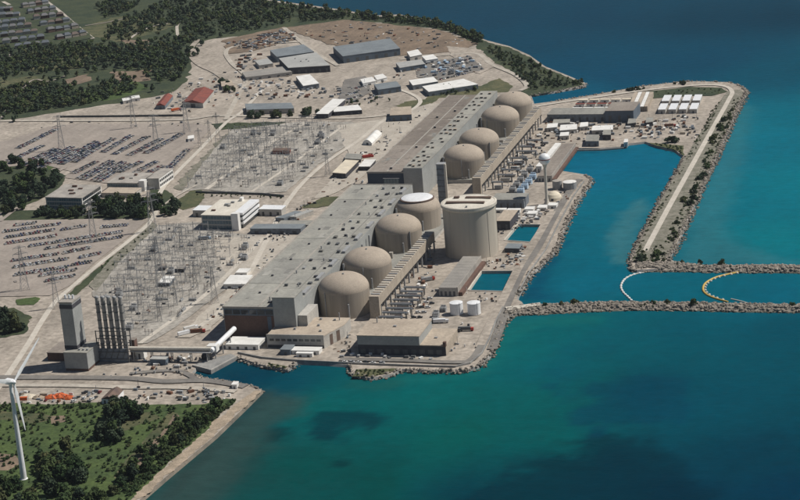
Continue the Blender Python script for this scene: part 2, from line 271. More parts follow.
# ------------------------------------------------------------ the lake: one sheet, tinted by depth, weed beds and silt
WZ = -2.2
def sstep(a, b, x):
    t = np.clip((x - a) / (b - a), 0, 1); return t * t * (3 - 2 * t)
def poly_sd(X, Y, poly):
    ins = np.zeros(X.shape, bool); dmin = np.full(X.shape, 1e9); n = len(poly)
    for i in range(n):
        x1, y1 = poly[i]; x2, y2 = poly[(i + 1) % n]; dx, dy = x2 - x1, y2 - y1
        t = np.clip(((X - x1) * dx + (Y - y1) * dy) / (dx * dx + dy * dy + 1e-9), 0, 1); dmin = np.minimum(dmin, np.hypot(X - x1 - t * dx, Y - y1 - t * dy))
        c = ((y1 > Y) != (y2 > Y)) & (X < dx * (Y - y1) / (dy if abs(dy) > 1e-9 else 1e-9) + x1); ins ^= c
    return np.where(ins, dmin, -dmin)
def make_lake():
    xs = np.concatenate([[-6000, -4000, -1500, -700, -350], np.arange(-220, 560, 6.), [600, 680, 800, 1200, 2500, 6000]])
    ys = np.concatenate([[-6000, -2500, -1200, -800], np.arange(-560, 1300, 7.), [1350, 1450, 1600, 1900, 2500, 4000, 7000]])
    X, Y = np.meshgrid(xs, ys); sh = X.shape; X = X.ravel(); Y = Y.ravel()
    cp = [  # tints of the lake seen from above, placed on the map
        ((7.1,-350.2), (50, 74, 74)), ((55.2,-346.0), (2, 86, 84)), ((132.9,-356.8), (0, 80, 78)), ((167.6,-262.1), (0, 97, 93)), ((132.2,-182.8), (0, 106, 106)), ((50.4,-209.7), (0, 100, 100)),
        ((2.5,-164.6), (0, 78, 96)), ((-39.4,-167.2), (0, 62, 84)), ((173.7,-77.8), (0, 108, 112)), ((199.7,-39.7), (0, 104, 112)), ((199.6,-199.5), (0, 100, 102)), ((241.7,-256.5), (0, 96, 97)), ((237.5,-62.5), (0, 96, 112)),
        ((299.5,-35.1), (0, 90, 108)), ((380.5,-31.4), (0, 84, 104)), ((287.5,-172.6), (0, 78, 98)), ((362.7,-167.7), (0, 80, 99)), ((294.3,-307.7), (0, 64, 82)), ((388.8,-281.9), (0, 64, 84)), ((217.4,-349.3), (0, 62, 76)), ((342.7,-354.7), (0, 58, 84)), ((415.0,-348.1), (0, 58, 84)),
        ((165.9,65.1), (0, 98, 122)), ((169.6,216.8), (4, 110, 132)), ((210.2,94.8), (0, 110, 134)), ((185.4,356.2), (4, 116, 140)), ((140.6,495.6), (6, 114, 146)), ((198.7,473.2), (10, 112, 142)), ((293.1,77.4), (0, 110, 132)), ((371.5,71.5), (0, 106, 130)),
        ((349.3,218.7), (6, 128, 142)), ((340.0,430.1), (0, 126, 144)), ((298.6,645.0), (6, 122, 144)), ((328.4,691.1), (0, 114, 136)), ((293.1,962.9), (2, 84, 108)), ((181.6,1035.5), (8, 74, 102)), ((109.7,980.3), (12, 76, 106)), ((16.3,1052.5), (18, 76, 104)), ((26.2,858.0), (8, 92, 122)), ((-69.0,1198.4), (24, 72, 98)),
        ((-197.2,1366.7), (28, 70, 96)), ((-366.6,1518.0), (30, 68, 92)), ((-13.1,1380.1), (14, 66, 92)), ((146.1,1318.1), (4, 62, 86)), ((260.0,1340.0), (0, 60, 84)), ((900, -400), (0, 70, 96)), ((1500, 1500), (6, 70, 98)), ((-300, 2500), (20, 70, 96))]
    P_ = np.array([c[0] for c in cp]); Cc = np.array([lin(c[1]) for c in cp]) / 1.42 * np.array([.45, .98, .97])
    out = np.zeros((len(X), 3)); ws = np.zeros(len(X))
    nz = np.array([noise.noise(Vector((x * .011, y * .007, 3.3))) + .5 * noise.noise(Vector((x * .03, y * .018, 9.))) + .25 * noise.noise(Vector((x * .08, y * .05, 5.))) for x, y in zip(X, Y)])
    nz2 = np.array([noise.noise(Vector((x * .05, y * .035, 33.))) + .6 * noise.noise(Vector((x * .13, y * .09, 19.))) for x, y in zip(X, Y)])
    for p, c in zip(P_, Cc):
        d = np.hypot(X - p[0] + nz * 25, (Y - p[1] + nz * 30) * .8); wt = 1 / (d * d + 300) ** 1.35; out += wt[:, None] * c; ws += wt
    out /= ws[:, None]
    pats = [  # (outline, colour, edge softness, edge raggedness, opacity)
        ([(188.6,-405.5),(201.2,-371.6),(217.0,-348.2),(226.6,-326.5),(223.8,-299.9),(260.2,-296.8),(260.9,-272.9),(274.2,-252.9),(301.8,-265.9),(351.1,-315.7),(373.2,-387.5)], (0, 44, 60), 10, 24, .62),
        ([(205.4,-159.9),(221.2,-167.5),(238.3,-179.2),(246.1,-157.3),(280.7,-128.9),(321.8,-143.9),(332.5,-225.3),(270.6,-253.2),(260.6,-238.5),(243.6,-235.8),(252.6,-215.3),(251.3,-186.7),(236.4,-189.8),(220.2,-178.3)], (0, 70, 94), 7, 18, .6),
        ([(46.9,-230.1),(70.3,-222.2),(93.6,-224.6),(110.2,-249.8),(93.2,-259.0),(72.8,-256.6),(73.7,-280.1),(71.1,-291.8),(58.9,-265.6)], (0, 58, 70), 4, 15, .8),
        ([(17.5,-272.7),(23.8,-258.3),(36.7,-263.3),(39.7,-286.7),(27.4,-287.6)], (0, 58, 64), 3, 9, .75), ([(88.3,-322.2),(95.0,-314.3),(100.1,-333.9),(93.5,-334.5)], (0, 56, 62), 3, 9, .7), ([(53.7,-312.2),(61.3,-309.7),(64.1,-320.6),(58.1,-321.1)], (0, 70, 74), 4, 7, .5), ([(78.6,-275.8),(85.1,-279.2),(87.6,-292.4),(81.9,-289.1)], (0, 66, 76), 4, 6, .5), ([(40.2,-247.0),(49.1,-242.2),(51.7,-260.2),(44.8,-258.7)], (0, 76, 84), 4, 6, .5),
        ([(201.7,-133.6),(219.8,-119.0),(235.1,-140.5),(218.7,-154.7)], (0, 84, 104), 8, 10, .4), ([(207.9,-82.5),(254.9,-68.2),(251.1,-94.3),(219.6,-100.7)], (0, 88, 106), 10, 10, .4),
        ([(-24.7,-450.5),(-21.1,-348.0),(-17.7,-251.2),(-13.0,-189.3),(12.2,-194.2),(32.3,-210.1),(30.7,-235.4),(15.3,-256.9),(23.9,-295.6),(23.8,-344.1),(24.1,-396.6),(24.4,-445.6)], (66, 84, 82), 16, 10, .8),
        ([(-17.0,-397.0),(-13.8,-187.2),(-6.6,-193.3),(-9.7,-250.6),(-12.8,-328.9),(-8.4,-399.6)], (52, 62, 62), 7, 5, .55),
        ([(256.5,805.7),(277.7,762.4),(288.9,607.3),(296.0,438.2),(297.0,319.1),(311.5,224.8),(353.3,175.3),(381.7,157.8),(382.1,151.9),(270.8,149.6),(263.5,319.2),(262.8,454.7),(263.9,572.5)], (66, 130, 142), 14, 8, .6),
        ([(230.5,154.8),(213.8,148.4),(192.4,230.1),(193.4,319.4),(204.8,363.1),(215.8,344.6),(220.5,223.9)], (80, 132, 142), 9, 9, .65),
        ([(142.9,-16.3),(158.1,-5.2),(191.7,1.4),(225.6,5.4),(228.8,-12.5),(179.6,-24.9),(164.0,-72.8),(163.1,-136.0),(126.4,-160.5),(79.0,-168.0),(86.4,-149.6),(146.3,-141.5),(152.7,-90.2)], (24, 118, 116), 8, 6, .55),
        ([(145.2,42.5),(143.9,122.7),(151.2,190.8),(158.6,223.2),(158.5,153.3),(160.1,70.9),(182.9,46.6)], (0, 74, 104), 6, 6, .6), ([(51.9,-160.8),(72.5,-168.4),(90.0,-153.9),(96.5,-171.2),(75.9,-185.7),(53.0,-178.4)], (40, 96, 92), 7, 6, .5),
    ]
    for poly, c, soft, amp, op in pats:
        s_ = poly_sd(X, Y, poly) + nz2 * amp; m_ = sstep(-soft, soft, s_) * op; cc = np.array(lin(c)) / 1.42 * np.array([.75, .98, .97])
        out = out * (1 - m_[:, None]) + cc * m_[:, None]
    out *= (1 + .07 * nz)[:, None]
    nx, ny = len(xs), len(ys); me = bpy.data.meshes.new('lake')
    fs = [(j * nx + i, j * nx + i + 1, (j + 1) * nx + i + 1, (j + 1) * nx + i) for j in range(ny - 1) for i in range(nx - 1)]
    me.from_pydata(np.stack([X, Y, np.full_like(X, WZ)], 1).tolist(), [], fs)
    at = me.color_attributes.new('lakebed', 'FLOAT_COLOR', 'POINT'); at.data.foreach_set('color', np.concatenate([out, np.ones((len(X), 1))], 1).astype(np.float32).ravel())
    m = bpy.data.materials.new('lake_water'); m.use_nodes = True; t = m.node_tree; N, L = t.nodes, t.links; b = N['Principled BSDF']
    va = N.new('ShaderNodeVertexColor'); va.layer_name = 'lakebed'
    geo = N.new('ShaderNodeNewGeometry'); n1 = N.new('ShaderNodeTexNoise'); n1.inputs['Scale'].default_value = .09; n1.inputs['Detail'].default_value = 11; n1.inputs['Roughness'].default_value = .65
    L.new(geo.outputs['Position'], n1.inputs['Vector']); mr = N.new('ShaderNodeMapRange'); mr.inputs[1].default_value = .3; mr.inputs[2].default_value = .7; mr.inputs[3].default_value = .84; mr.inputs[4].default_value = 1.14
    ws_ = N.new('ShaderNodeTexNoise'); ws_.inputs['Scale'].default_value = 1; ws_.inputs['Detail'].default_value = 6; m2 = N.new('ShaderNodeMapping'); m2.inputs['Scale'].default_value = (.02, .16, 1); m2.inputs['Rotation'].default_value = (0, 0, .25); L.new(geo.outputs['Position'], m2.inputs[0]); L.new(m2.outputs[0], ws_.inputs['Vector']); av = N.new('ShaderNodeMath'); av.operation = 'MULTIPLY_ADD'; av.inputs[1].default_value = .22; L.new(ws_.outputs['Fac'], av.inputs[0]); hf = N.new('ShaderNodeMath'); hf.operation = 'MULTIPLY'; hf.inputs[1].default_value = .78; L.new(n1.outputs['Fac'], hf.inputs[0]); L.new(hf.outputs[0], av.inputs[2]); L.new(av.outputs[0], mr.inputs[0]); hs = N.new('ShaderNodeHueSaturation'); L.new(va.outputs[0], hs.inputs['Color']); L.new(mr.outputs[0], hs.inputs['Value']); L.new(hs.outputs[0], b.inputs['Base Color'])
    b.inputs['Roughness'].default_value = .28; b.inputs['IOR'].default_value = 1.12; b.inputs['Specular IOR Level'].default_value = .03
    wv = N.new('ShaderNodeTexNoise'); wv.inputs['Scale'].default_value = .22; wv.inputs['Detail'].default_value = 5; mp = N.new('ShaderNodeMapping'); mp.inputs['Scale'].default_value = (.6, 1.6, 1); mp.inputs['Rotation'].default_value = (0, 0, .5)
    L.new(geo.outputs['Position'], mp.inputs[0]); L.new(mp.outputs[0], wv.inputs['Vector']); bp = N.new('ShaderNodeBump'); bp.inputs['Strength'].default_value = .5; bp.inputs['Distance'].default_value = .9
    L.new(wv.outputs['Fac'], bp.inputs['Height']); L.new(bp.outputs[0], b.inputs['Normal']); me.materials.append(m)
    o = bpy.data.objects.new('lake', me); COL.objects.link(o); o['kind'] = 'structure'; o['label'] = 'teal and blue lake water around the power station'
make_lake()

# ------------------------------------------------------------ the land
BEACH = [(-33.1,-529.1),(-29.9,-472.1),(-28.6,-405.4),(-25.1,-366.9),(-20.8,-328.2),(-16.3,-287.7),(-13.4,-228.5),(-12.1,-191.9)]
QUAY = [(-25.8,-181.7),(-47.4,-174.1),(-69.4,-168.7),(-84.8,-158.1),(-85.7,-146.5),(-72.7,-145.7),(-61.3,-116.6),(-35.6,-134.2),(-5.3,-146.4),(-3.7,-127.6),(20.8,-128.6),(43.3,-131.9),(51.1,-152.2),(68.5,-160.1),(84.1,-150.1),(89.2,-138.5),(116.9,-139.1),(141.4,-137.6),(149.8,-128.1),(153.8,-102.3),(151.1,-64.0),(146.5,-24.1),(148.0,-3.3),(157.7,5.0),(152.1,31.6),(145.9,39.6),(144.4,50.6),(143.1,113.7),(147.2,134.7),(152.5,184.4),(145.8,270.3),(141.9,356.4),(142.7,433.6),(132.2,456.0)]
BASIN = [(97.9,475.3),(95.5,570.6),(127.7,569.3),(156.0,577.2),(156.4,588.5),(174.5,596.9),(197.5,571.2),(213.9,557.3),(227.7,528.6),(227.9,455.9),(225.9,359.4),(226.0,270.6),(226.5,191.8),(227.3,157.7),(232.5,130.7)]
CAUSE = [(238.9,124.9),(269.7,131.5),(268.6,152.4),(261.0,161.4),(264.1,192.4),(263.1,322.8),(262.7,447.1),(263.2,559.8),(262.6,674.7),(262.1,764.4),(263.4,844.1),(254.3,872.5),(236.7,896.6),(197.8,905.6),(178.6,907.2),(121.2,880.4),(80.0,844.2),(23.8,804.3),(5.4,794.7)]
NORTH = [(-8.3,842.4),(20.0,862.8),(51.5,888.9),(50.9,906.3),(21.6,950.3),(-25.2,1016.5),(-61.6,1091.7),(-104.5,1157.9),(-149.3,1205.8),(-199.9,1278.7),(-235.7,1329.7),(-270.8,1374.2),(-343.6,1433.9),(-384.4,1431.5),(-462.1,1494.4),(-524.6,1539.4),(-609.8,1598.5),(-702.6,1680.5)]
LAND = BEACH + QUAY + BASIN + CAUSE + NORTH + [(-500, 1450), (-900, 1800), (-5900, 4000), (-5900, -3000), (-600, -1000)]
POOL1 = [(97, 62), (131.5, 60), (130, 118.5), (96, 117)]
POOL2 = [(96.5, 215), (122, 209.5), (121.5, 267), (98, 268.5)]
def fill_land():
    o = sheet('ground', LAND, 0, 'dirt', [POOL1, POOL2]); o['label'] = 'tan dirt and gravel ground of the station site'
    n = len(LAND); area = sum(LAND[i][0] * LAND[(i + 1) % n][1] - LAND[(i + 1) % n][0] * LAND[i][1] for i in range(n)); sg = 1 if area > 0 else -1
    out = []
    nb = len(BEACH)
    for i, p in enumerate(LAND):
        a, b = Vector(LAND[i - 1]), Vector(LAND[(i + 1) % n]); d = (b - a).normalized(); nn = Vector((d.y, -d.x)) * sg; wd = 3.4 if i < nb else 2.5
        out.append((p[0] + nn.x * wd, p[1] + nn.y * wd))
    mb = MB()
    for i in range(n):
        j = (i + 1) % n; q = (i, j)
        fs = (0, 1, 2, 3) if sg < 0 else (3, 2, 1, 0)
        mb.add([(*LAND[i], 0), (*LAND[j], 0), (*out[j], -4.5), (*out[i], -4.5)], [fs], 1 if i < nb - 1 else 0)
    s_ = mb.build('shore_slope', ['quay', 'wetsand']); s_['kind'] = 'structure'
fill_land()
gs = [0]
def ground(name, poly, m, edge=None, z=None):
    gs[0] += 1
    return sheet(name, rough_edge(poly, edge[0], edge[1], gs[0]) if edge else poly, z if z is not None else .05 + .012 * gs[0], m)
# green ground
ground('woodland_floor', [(-2493.5,2887.7),(-775.4,1829.6),(-696.7,1664.3),(-604.5,1583.0),(-519.7,1524.3),(-457.5,1479.7),(-380.2,1417.4),(-356.1,1373.0),(-427.9,1383.0),(-481.0,1341.8),(-547.7,1295.1),(-610.7,1264.2),(-603.9,1173.7),(-552.2,1056.3),(-523.1,949.6),(-521.4,900.1),(-542.2,871.5),(-572.1,838.2),(-606.8,817.3),(-638.6,790.7),(-670.0,764.3),(-731.0,739.9),(-1006.4,603.1)], 'meadow', (14, 5))
ground('grass_clearing', [(-881.5,1378.5),(-862.4,1478.5),(-800.7,1504.8),(-709.7,1388.8),(-727.7,1325.9),(-754.0,1266.1),(-808.0,1304.0)], 'drygrass', (8, 4)); ground('grass_clearing', [(-832.2,1140.1),(-779.5,1208.0),(-717.8,1142.6),(-746.7,1061.3),(-807.6,1053.3)], 'drygrass', (8, 4)); ground('grass_clearing', [(-674.0,1040.9),(-614.5,1048.8),(-586.6,980.4),(-623.0,957.9)], 'earth', (8, 4)); ground('grass_clearing', [(-724.9,992.4),(-704.1,1030.2),(-679.3,988.4),(-696.8,951.3)], 'earth', (8, 3)); ground('grass_clearing', [(-661.2,923.2),(-618.4,983.2),(-565.3,928.1),(-585.1,868.7),(-630.0,836.3)], 'grass', (8, 4)); ground('grass_clearing', [(-757.3,1282.1),(-707.3,1276.0),(-671.3,1195.9),(-709.4,1200.2)], 'earth', (8, 3)); ground('grass_clearing', [(-837.8,1015.4),(-769.0,1022.7),(-706.8,939.4),(-716.4,830.4),(-753.5,844.7)], 'drygrass', (8, 4))
ground('coastal_scrub', [(-163.6,1209.9),(-146.3,1193.4),(-101.8,1145.8),(-59.1,1080.1),(-22.9,1005.3),(23.7,939.7),(51.0,899.0),(19.8,864.1),(-4.6,843.4),(-11.3,838.3),(-26.8,862.0),(-20.8,896.1),(-55.5,971.0),(-103.9,1051.8),(-146.2,1123.2)], 'meadow', (6, 2)); ground('coastal_scrub', [(-382.0,1417.7),(-339.7,1419.8),(-267.2,1360.6),(-232.3,1316.3),(-196.7,1265.7),(-144.8,1193.2),(-148.6,1158.2),(-212.5,1267.8),(-262.8,1312.6),(-343.9,1347.2)], 'meadow', (6, 2))
ground('grass_verge', [(-147.1,918.3),(-88.7,901.7),(-72.3,948.1),(-45.1,898.1),(-42.8,863.3),(-77.7,854.5),(-95.2,844.5),(-126.1,835.5),(-128.1,802.2),(-144.7,825.6),(-148.6,871.4)], 'drygrass', (5, 2)); ground('grass_verge', [(-133.5,802.6),(-131.5,835.9),(-167.4,816.0),(-173.4,794.3),(-151.3,771.1)], 'drygrass', (5, 2))
ground('scrub_meadow', [(-393.8,-251.2),(-219.7,-236.9),(-168.6,-233.4),(-132.6,-226.5),(-109.9,-229.3),(-80.0,-229.3),(-48.0,-225.0),(-33.8,-211.1),(-25.7,-214.9),(-28.0,-296.9),(-33.2,-375.2),(-36.8,-456.0),(-121.2,-695.6)], 'grass', (5, 2)); ground('meadow_path', [(-384.7,-266.0),(-211.5,-253.6),(-175.8,-255.3),(-155.4,-262.2),(-174.6,-276.1),(-203.4,-269.9),(-362.2,-302.8)], 'drygrass', (6, 2)); ground('meadow_path', [(-71.8,-239.4),(-62.1,-247.1),(-58.4,-283.5),(-55.8,-329.8),(-55.6,-373.7),(-64.5,-370.9),(-66.5,-323.1),(-68.7,-276.2)], 'drygrass', (5, 1.5)); ground('meadow_path', [(-64.5,-247.2),(-58.9,-251.0),(-54.7,-306.8),(-52.2,-348.1),(-52.5,-366.2),(-56.2,-363.0),(-58.8,-322.4)], 'earth', (5, 1.2)); ground('meadow_path', [(-167.2,-258.9),(-153.9,-257.9),(-146.8,-269.9),(-156.4,-274.7)], 'earth', (5, 1.5)); ground('meadow_path', [(-223.1,-332.1),(-159.0,-336.5),(-146.4,-352.4),(-150.5,-363.9),(-199.1,-377.4)], 'earth', (5, 2)); ground('meadow_path', [(-110.8,-263.1),(-86.5,-244.6),(-73.5,-256.2),(-94.3,-286.2)], 'drygrass', (5, 2))
ground('beach', [(-30.2,-471.1),(-29.0,-407.7),(-25.5,-365.7),(-21.3,-326.9),(-16.8,-286.2),(-13.9,-226.8),(-11.9,-194.4),(-16.0,-194.7),(-20.8,-214.5),(-24.0,-242.2),(-27.3,-273.1),(-28.4,-308.5),(-31.8,-348.1),(-35.4,-403.2),(-40.4,-458.0)], 'sand', (3, 2.4))
ground('lawn', [(-683.4,591.1),(-625.1,623.8),(-585.8,587.5),(-588.8,549.0),(-645.4,517.7)], 'grass', (6, 2)); ground('lawn', [(-652.8,532.0),(-589.5,539.5),(-535.8,510.0),(-480.9,463.6),(-460.8,403.2),(-470.8,346.0),(-489.9,310.6),(-524.5,283.6)], 'meadow', (6, 2)); ground('lawn', [(-489.4,314.5),(-447.4,322.2),(-369.4,306.5),(-311.5,306.4),(-303.0,291.3),(-404.2,280.0),(-470.0,279.9)], 'meadow', (5, 1)); ground('lawn', [(-301.5,344.8),(-298.3,409.1),(-280.1,392.5),(-266.0,336.8),(-278.5,321.5)], 'drygrass', (5, 1.5)); ground('lawn', [(-350.3,401.6),(-332.2,401.4),(-306.2,368.6),(-300.7,337.0),(-317.7,321.7)], 'meadow', (5, 1.5)); ground('lawn', [(-365.2,-4.6),(-320.9,-2.9),(-289.9,-29.7),(-277.4,-72.4),(-295.3,-83.7),(-321.4,-90.2)], 'meadow', (5, 2)); ground('lawn', [(-329.9,19.9),(-313.8,29.2),(-306.0,23.6),(-305.0,6.3),(-321.0,5.7)], 'grass', (4, 1)); ground('lawn', [(-549.1,538.2),(-531.2,556.6),(-510.1,527.7),(-514.0,491.2)], 'grass', (5, 2)); ground('lawn', [(-436.2,548.7),(-414.4,629.9),(-402.0,679.9),(-389.8,669.1),(-395.3,594.8),(-417.2,534.2)], 'meadow', (4, 2.5)); ground('lawn', [(-283.6,21.5),(-289.7,118.8),(-290.3,254.6),(-279.3,243.9),(-280.3,109.4),(-273.4,10.3)], 'meadow', (5, 1.2)); ground('lawn', [(-327.1,409.5),(-343.2,559.6),(-356.9,688.0),(-323.8,707.0),(-318.2,675.8),(-325.9,540.5),(-309.4,401.0)], 'shingle', (4, 4))
ground('lawn', [(-392.1,710.7),(-296.4,716.0),(-296.0,695.1),(-369.3,678.3)], 'meadow', (4, 3)); ground('lawn', [(178.9,590.5),(221.5,575.3),(227.4,531.2),(215.0,557.8),(195.2,571.8)], 'drygrass', (4, 1)); ground('lawn', [(136.1,849.5),(189.4,873.3),(230.4,864.4),(239.2,841.6),(223.2,821.0),(195.9,823.0),(148.3,810.2)], 'meadow', (4, 1)); ground('lawn', [(-137.7,366.9),(-108.6,374.4),(-99.4,351.1),(-130.0,328.5),(-150.0,328.6)], 'drygrass', (5, 1.5)); ground('lawn', [(53.3,-159.2),(69.7,-158.2),(82.0,-148.4),(86.1,-139.0),(71.2,-139.9),(53.6,-143.2)], 'drygrass', (3, .8)); ground('lawn', [(-23.4,-133.8),(-7.4,-139.9),(-9.3,-144.7),(-25.2,-138.6)], 'drygrass', (3, .6)); pass; pass
# yards and car parks
ground('switchyard_gravel', [(-284.3,261.9),(-247.5,276.6),(-187.7,233.9),(-157.3,227.2),(-139.7,206.8),(-133.7,73.4),(-138.4,-23.4),(-150.7,-91.9),(-166.9,-97.8),(-249.7,22.7),(-263.8,45.6),(-276.8,138.3)], 'gravel', (10, 1.5)); ground('switchyard_gravel', [(-353.1,677.5),(-276.2,714.8),(-209.7,711.2),(-187.8,689.5),(-176.9,610.0),(-184.9,509.1),(-186.6,391.2),(-213.9,383.6),(-290.3,400.8),(-308.6,392.8),(-332.6,531.5)], 'gravel', (10, 1.5)); ground('ditch', [(-284.3,261.9),(-274.7,138.4),(-259.8,45.8),(-275.7,63.2),(-289.4,157.8),(-299.3,276.5)], 'shingle', (5, 1))
ground('car_park', [(-544.6,276.0),(-349.6,287.5),(-303.8,276.4),(-300.8,226.0),(-300.2,137.9),(-294.1,62.7),(-301.0,32.6),(-410.8,22.9)], 'lot'); ground('car_park', [(-706.4,582.0),(-638.3,639.6),(-617.0,706.6),(-578.2,720.7),(-408.6,711.6),(-384.1,689.4),(-354.4,478.3),(-345.0,418.1),(-410.0,427.7),(-479.4,454.8),(-481.3,481.4),(-540.2,519.3),(-584.4,502.1),(-636.2,449.2)], 'lot')
ground('laydown_yard', [(-507.0,1345.2),(-424.5,1398.9),(-346.3,1355.5),(-242.5,1294.5),(-156.7,1180.3),(-170.3,1125.9),(-254.0,1107.5),(-387.7,1200.2)], 'earth', (8, 3)); ground('laydown_yard', [(-581.3,1260.7),(-511.5,1353.9),(-454.4,1260.4),(-500.7,1162.3),(-531.6,1151.4)], 'earth', (8, 3)); ground('laydown_yard', [(-202.3,1171.4),(-140.6,1136.3),(-95.0,1025.1),(-106.0,975.7),(-149.9,1030.4)], 'dirt', (6, 2)); ground('apron', [(-219.2,691.1),(-173.4,719.5),(-130.8,802.4),(-117.4,801.5),(-118.0,524.9),(-116.5,439.0),(-131.2,374.7),(-146.5,359.2),(-154.1,526.0)], 'road', (8, 1.5)); ground('apron', [(-214.9,219.7),(-117.0,227.5),(-114.7,104.1),(-107.9,-53.9),(-118.5,-75.1),(-131.2,-75.7),(-131.6,67.5)], 'road', (8, 1.5)); ground('apron', [(-290.0,954.8),(-266.8,977.7),(-229.3,877.6),(-239.3,809.8),(-266.5,845.6)], 'asphalt', (6, 1.5)); ground('apron', [(-218.0,1050.2),(-148.6,1096.3),(-106.3,1000.7),(-153.3,943.0),(-187.9,958.3)], 'asphalt', (6, 1.5))
ground('causeway_gravel', [(238.0,148.6),(230.6,148.5),(228.0,188.6),(227.5,267.3),(227.4,355.9),(229.5,452.2),(229.6,522.6),(234.1,672.1),(238.0,819.9),(239.8,847.0),(254.1,851.4),(260.7,834.5),(259.0,760.4),(260.7,670.7),(261.5,556.1),(261.1,443.5),(261.5,319.4),(262.7,189.1),(260.1,161.2)], 'shingle', (6, .6))
# roads
def rd(pts, wd, m, name='road'):
    gs[0] += 1; return road(name, smooth_line(pts), wd, .08 + .012 * gs[0], m)
rd([(-228.5,-254.8),(-240.9,-186.6),(-260.3,-100.1),(-273.3,-48.1),(-286.6,12.7),(-290.3,65.8),(-293.1,131.5),(-297.0,265.5),(-316.3,341.0),(-338.5,413.9),(-358.2,579.0),(-374.8,715.0),(-374.5,774.2),(-391.5,902.1)], 5.5, 'pale'); rd([(-120.8,-54.5),(-119.6,56.1),(-170.9,347.8),(-179.7,500.2),(-169.7,619.3),(-166.8,719.2),(-146.0,770.8),(-150.2,826.0),(-193.4,886.5),(-268.1,952.9)], 5.5, 'pale'); rd([(-283.2,400.7),(-279.9,502.9),(-277.1,624.0),(-266.5,709.1)], 6, 'pale'); rd([(-226.0,391.8),(-218.5,501.2),(-214.8,611.6),(-211.3,690.7)], 4, 'pale'); rd([(-158.0,-92.3),(-151.6,-23.9),(-147.1,61.1),(-151.1,173.3),(-152.8,220.3)], 5, 'pale'); rd([(-301.7,-183.4),(-194.6,-176.7),(-132.6,-175.2),(-99.8,-180.0),(-66.6,-175.7),(-27.4,-186.6)], 9, 'asphalt'); rd([(-292.2,-201.4),(-186.4,-194.6),(-124.2,-195.1),(-81.8,-192.4),(-31.8,-197.9)], 7, 'road'); rd([(-791.7,743.3),(-659.1,741.5),(-556.7,735.8),(-440.7,734.6),(-397.2,753.7),(-283.2,736.3),(-202.8,731.7),(-143.1,759.9)], 8, 'road'); rd([(-137.3,-163.9),(-105.3,-155.0),(-88.8,-161.0),(-75.1,-173.9)], 6, 'asphalt')
rd([(237.9,179.4),(238.7,263.9),(239.6,348.4),(241.7,488.6),(243.9,638.3),(246.5,797.9),(245.4,841.1),(231.9,872.7),(201.0,880.9),(140.8,860.3),(83.2,825.8),(26.9,789.0),(11.7,776.6)], 5.5, 'pale'); rd([(-246.4,1079.6),(-180.2,1106.4),(-141.5,1109.0),(-102.3,1032.2),(-55.5,964.9),(-24.8,896.5),(-28.0,867.8)], 7, 'road'); rd([(-508.7,1345.5),(-424.3,1197.1),(-378.2,1120.8),(-328.5,1047.9)], 7, 'road'); rd([(-380.8,731.3),(-408.0,844.2),(-442.4,980.7),(-498.6,1078.2),(-540.3,1166.7),(-533.6,1209.8),(-444.2,1229.0)], 7, 'road'); rd([(-746.4,1288.6),(-752.9,1345.3),(-746.6,1393.8),(-729.6,1408.2)], 5, 'road'); rd([(-664.2,1286.3),(-702.6,1379.6),(-714.4,1423.0)], 5, 'road'); rd([(-878.4,1411.7),(-852.1,1433.6),(-831.4,1465.3)], 4, 'lot'); rd([(-622.9,1265.7),(-600.5,1173.3),(-553.4,1083.6),(-506.8,1025.4),(-468.3,970.2)], 9, 'dirt')
rd([(-1155.8,1672.1),(-1101.6,1605.5),(-1002.7,1463.2),(-862.3,1255.6)], 7, 'road'); rd([(-1077.8,1679.1),(-987.4,1550.8),(-895.7,1414.0),(-813.5,1296.8)], 7, 'road'); rd([(-1195.4,1620.0),(-1120.1,1627.5),(-1070.7,1668.1),(-1025.5,1720.1)], 6, 'lot'); rd([(-1001.9,1311.8),(-950.2,1250.3),(-892.6,1160.9)], 6, 'road'); rd([(-706.6,749.7),(-758.8,918.3),(-774.2,996.6),(-744.8,981.0),(-734.1,1019.6)], 3, 'lot'); rd([(153.0,-90.9),(147.7,-37.1),(141.5,14.8),(138.5,53.0),(134.1,116.3),(134.0,190.5),(128.9,305.5),(127.7,410.4),(129.7,434.2)], 8, 'asphalt'); rd([(141.9,-86.7),(138.5,-42.6),(135.0,19.9),(132.4,64.0),(128.4,134.2),(126.7,216.4),(123.4,312.7)], 8, 'dirt'); rd([(31.6,-121.2),(82.8,-120.7),(129.5,-122.7),(141.9,-115.1),(142.5,-81.8)], 7, 'asphalt'); rd([(-313.0,310.2),(-308.9,337.1),(-307.8,372.6),(-301.5,417.4)], 3, 'road'); rd([(-472.9,276.1),(-485.7,403.5),(-498.9,464.0),(-497.4,499.8)], 5, 'lot')

# ------------------------------------------------------------ building helpers
def rect(a, b, depth): return [(a[0], a[1]), (b[0], a[1]), (b[0], a[1] + depth), (a[0], a[1] + depth)]
def lerp(a, b, t): return (a[0] + (b[0] - a[0]) * t, a[1] + (b[1] - a[1]) * t)
def face_box(a, b, t0, t1, z0, z1, out=.12, back=.1):
    """a thin box on the wall that runs a->b (outside on the right hand of a->b)"""
    d = Vector((b[0] - a[0], b[1] - a[1])).normalized(); n = Vector((d.y, -d.x)); p, q = lerp(a, b, t0), lerp(a, b, t1)
    return MB().prism([(p[0] + n.x * out, p[1] + n.y * out), (q[0] + n.x * out, q[1] + n.y * out), (q[0] - n.x * back, q[1] - n.y * back), (p[0] - n.x * back, p[1] - n.y * back)], z0, z1)
def grow(pts, d):
    c = centre(pts); out = []
    for p in pts:
        v = Vector((p[0] - c[0], p[1] - c[1])); out.append((p[0] + math.copysign(d, v.x) * (abs(v.x) > .5), p[1] + math.copysign(d, v.y) * (abs(v.y) > .5)))
    return out
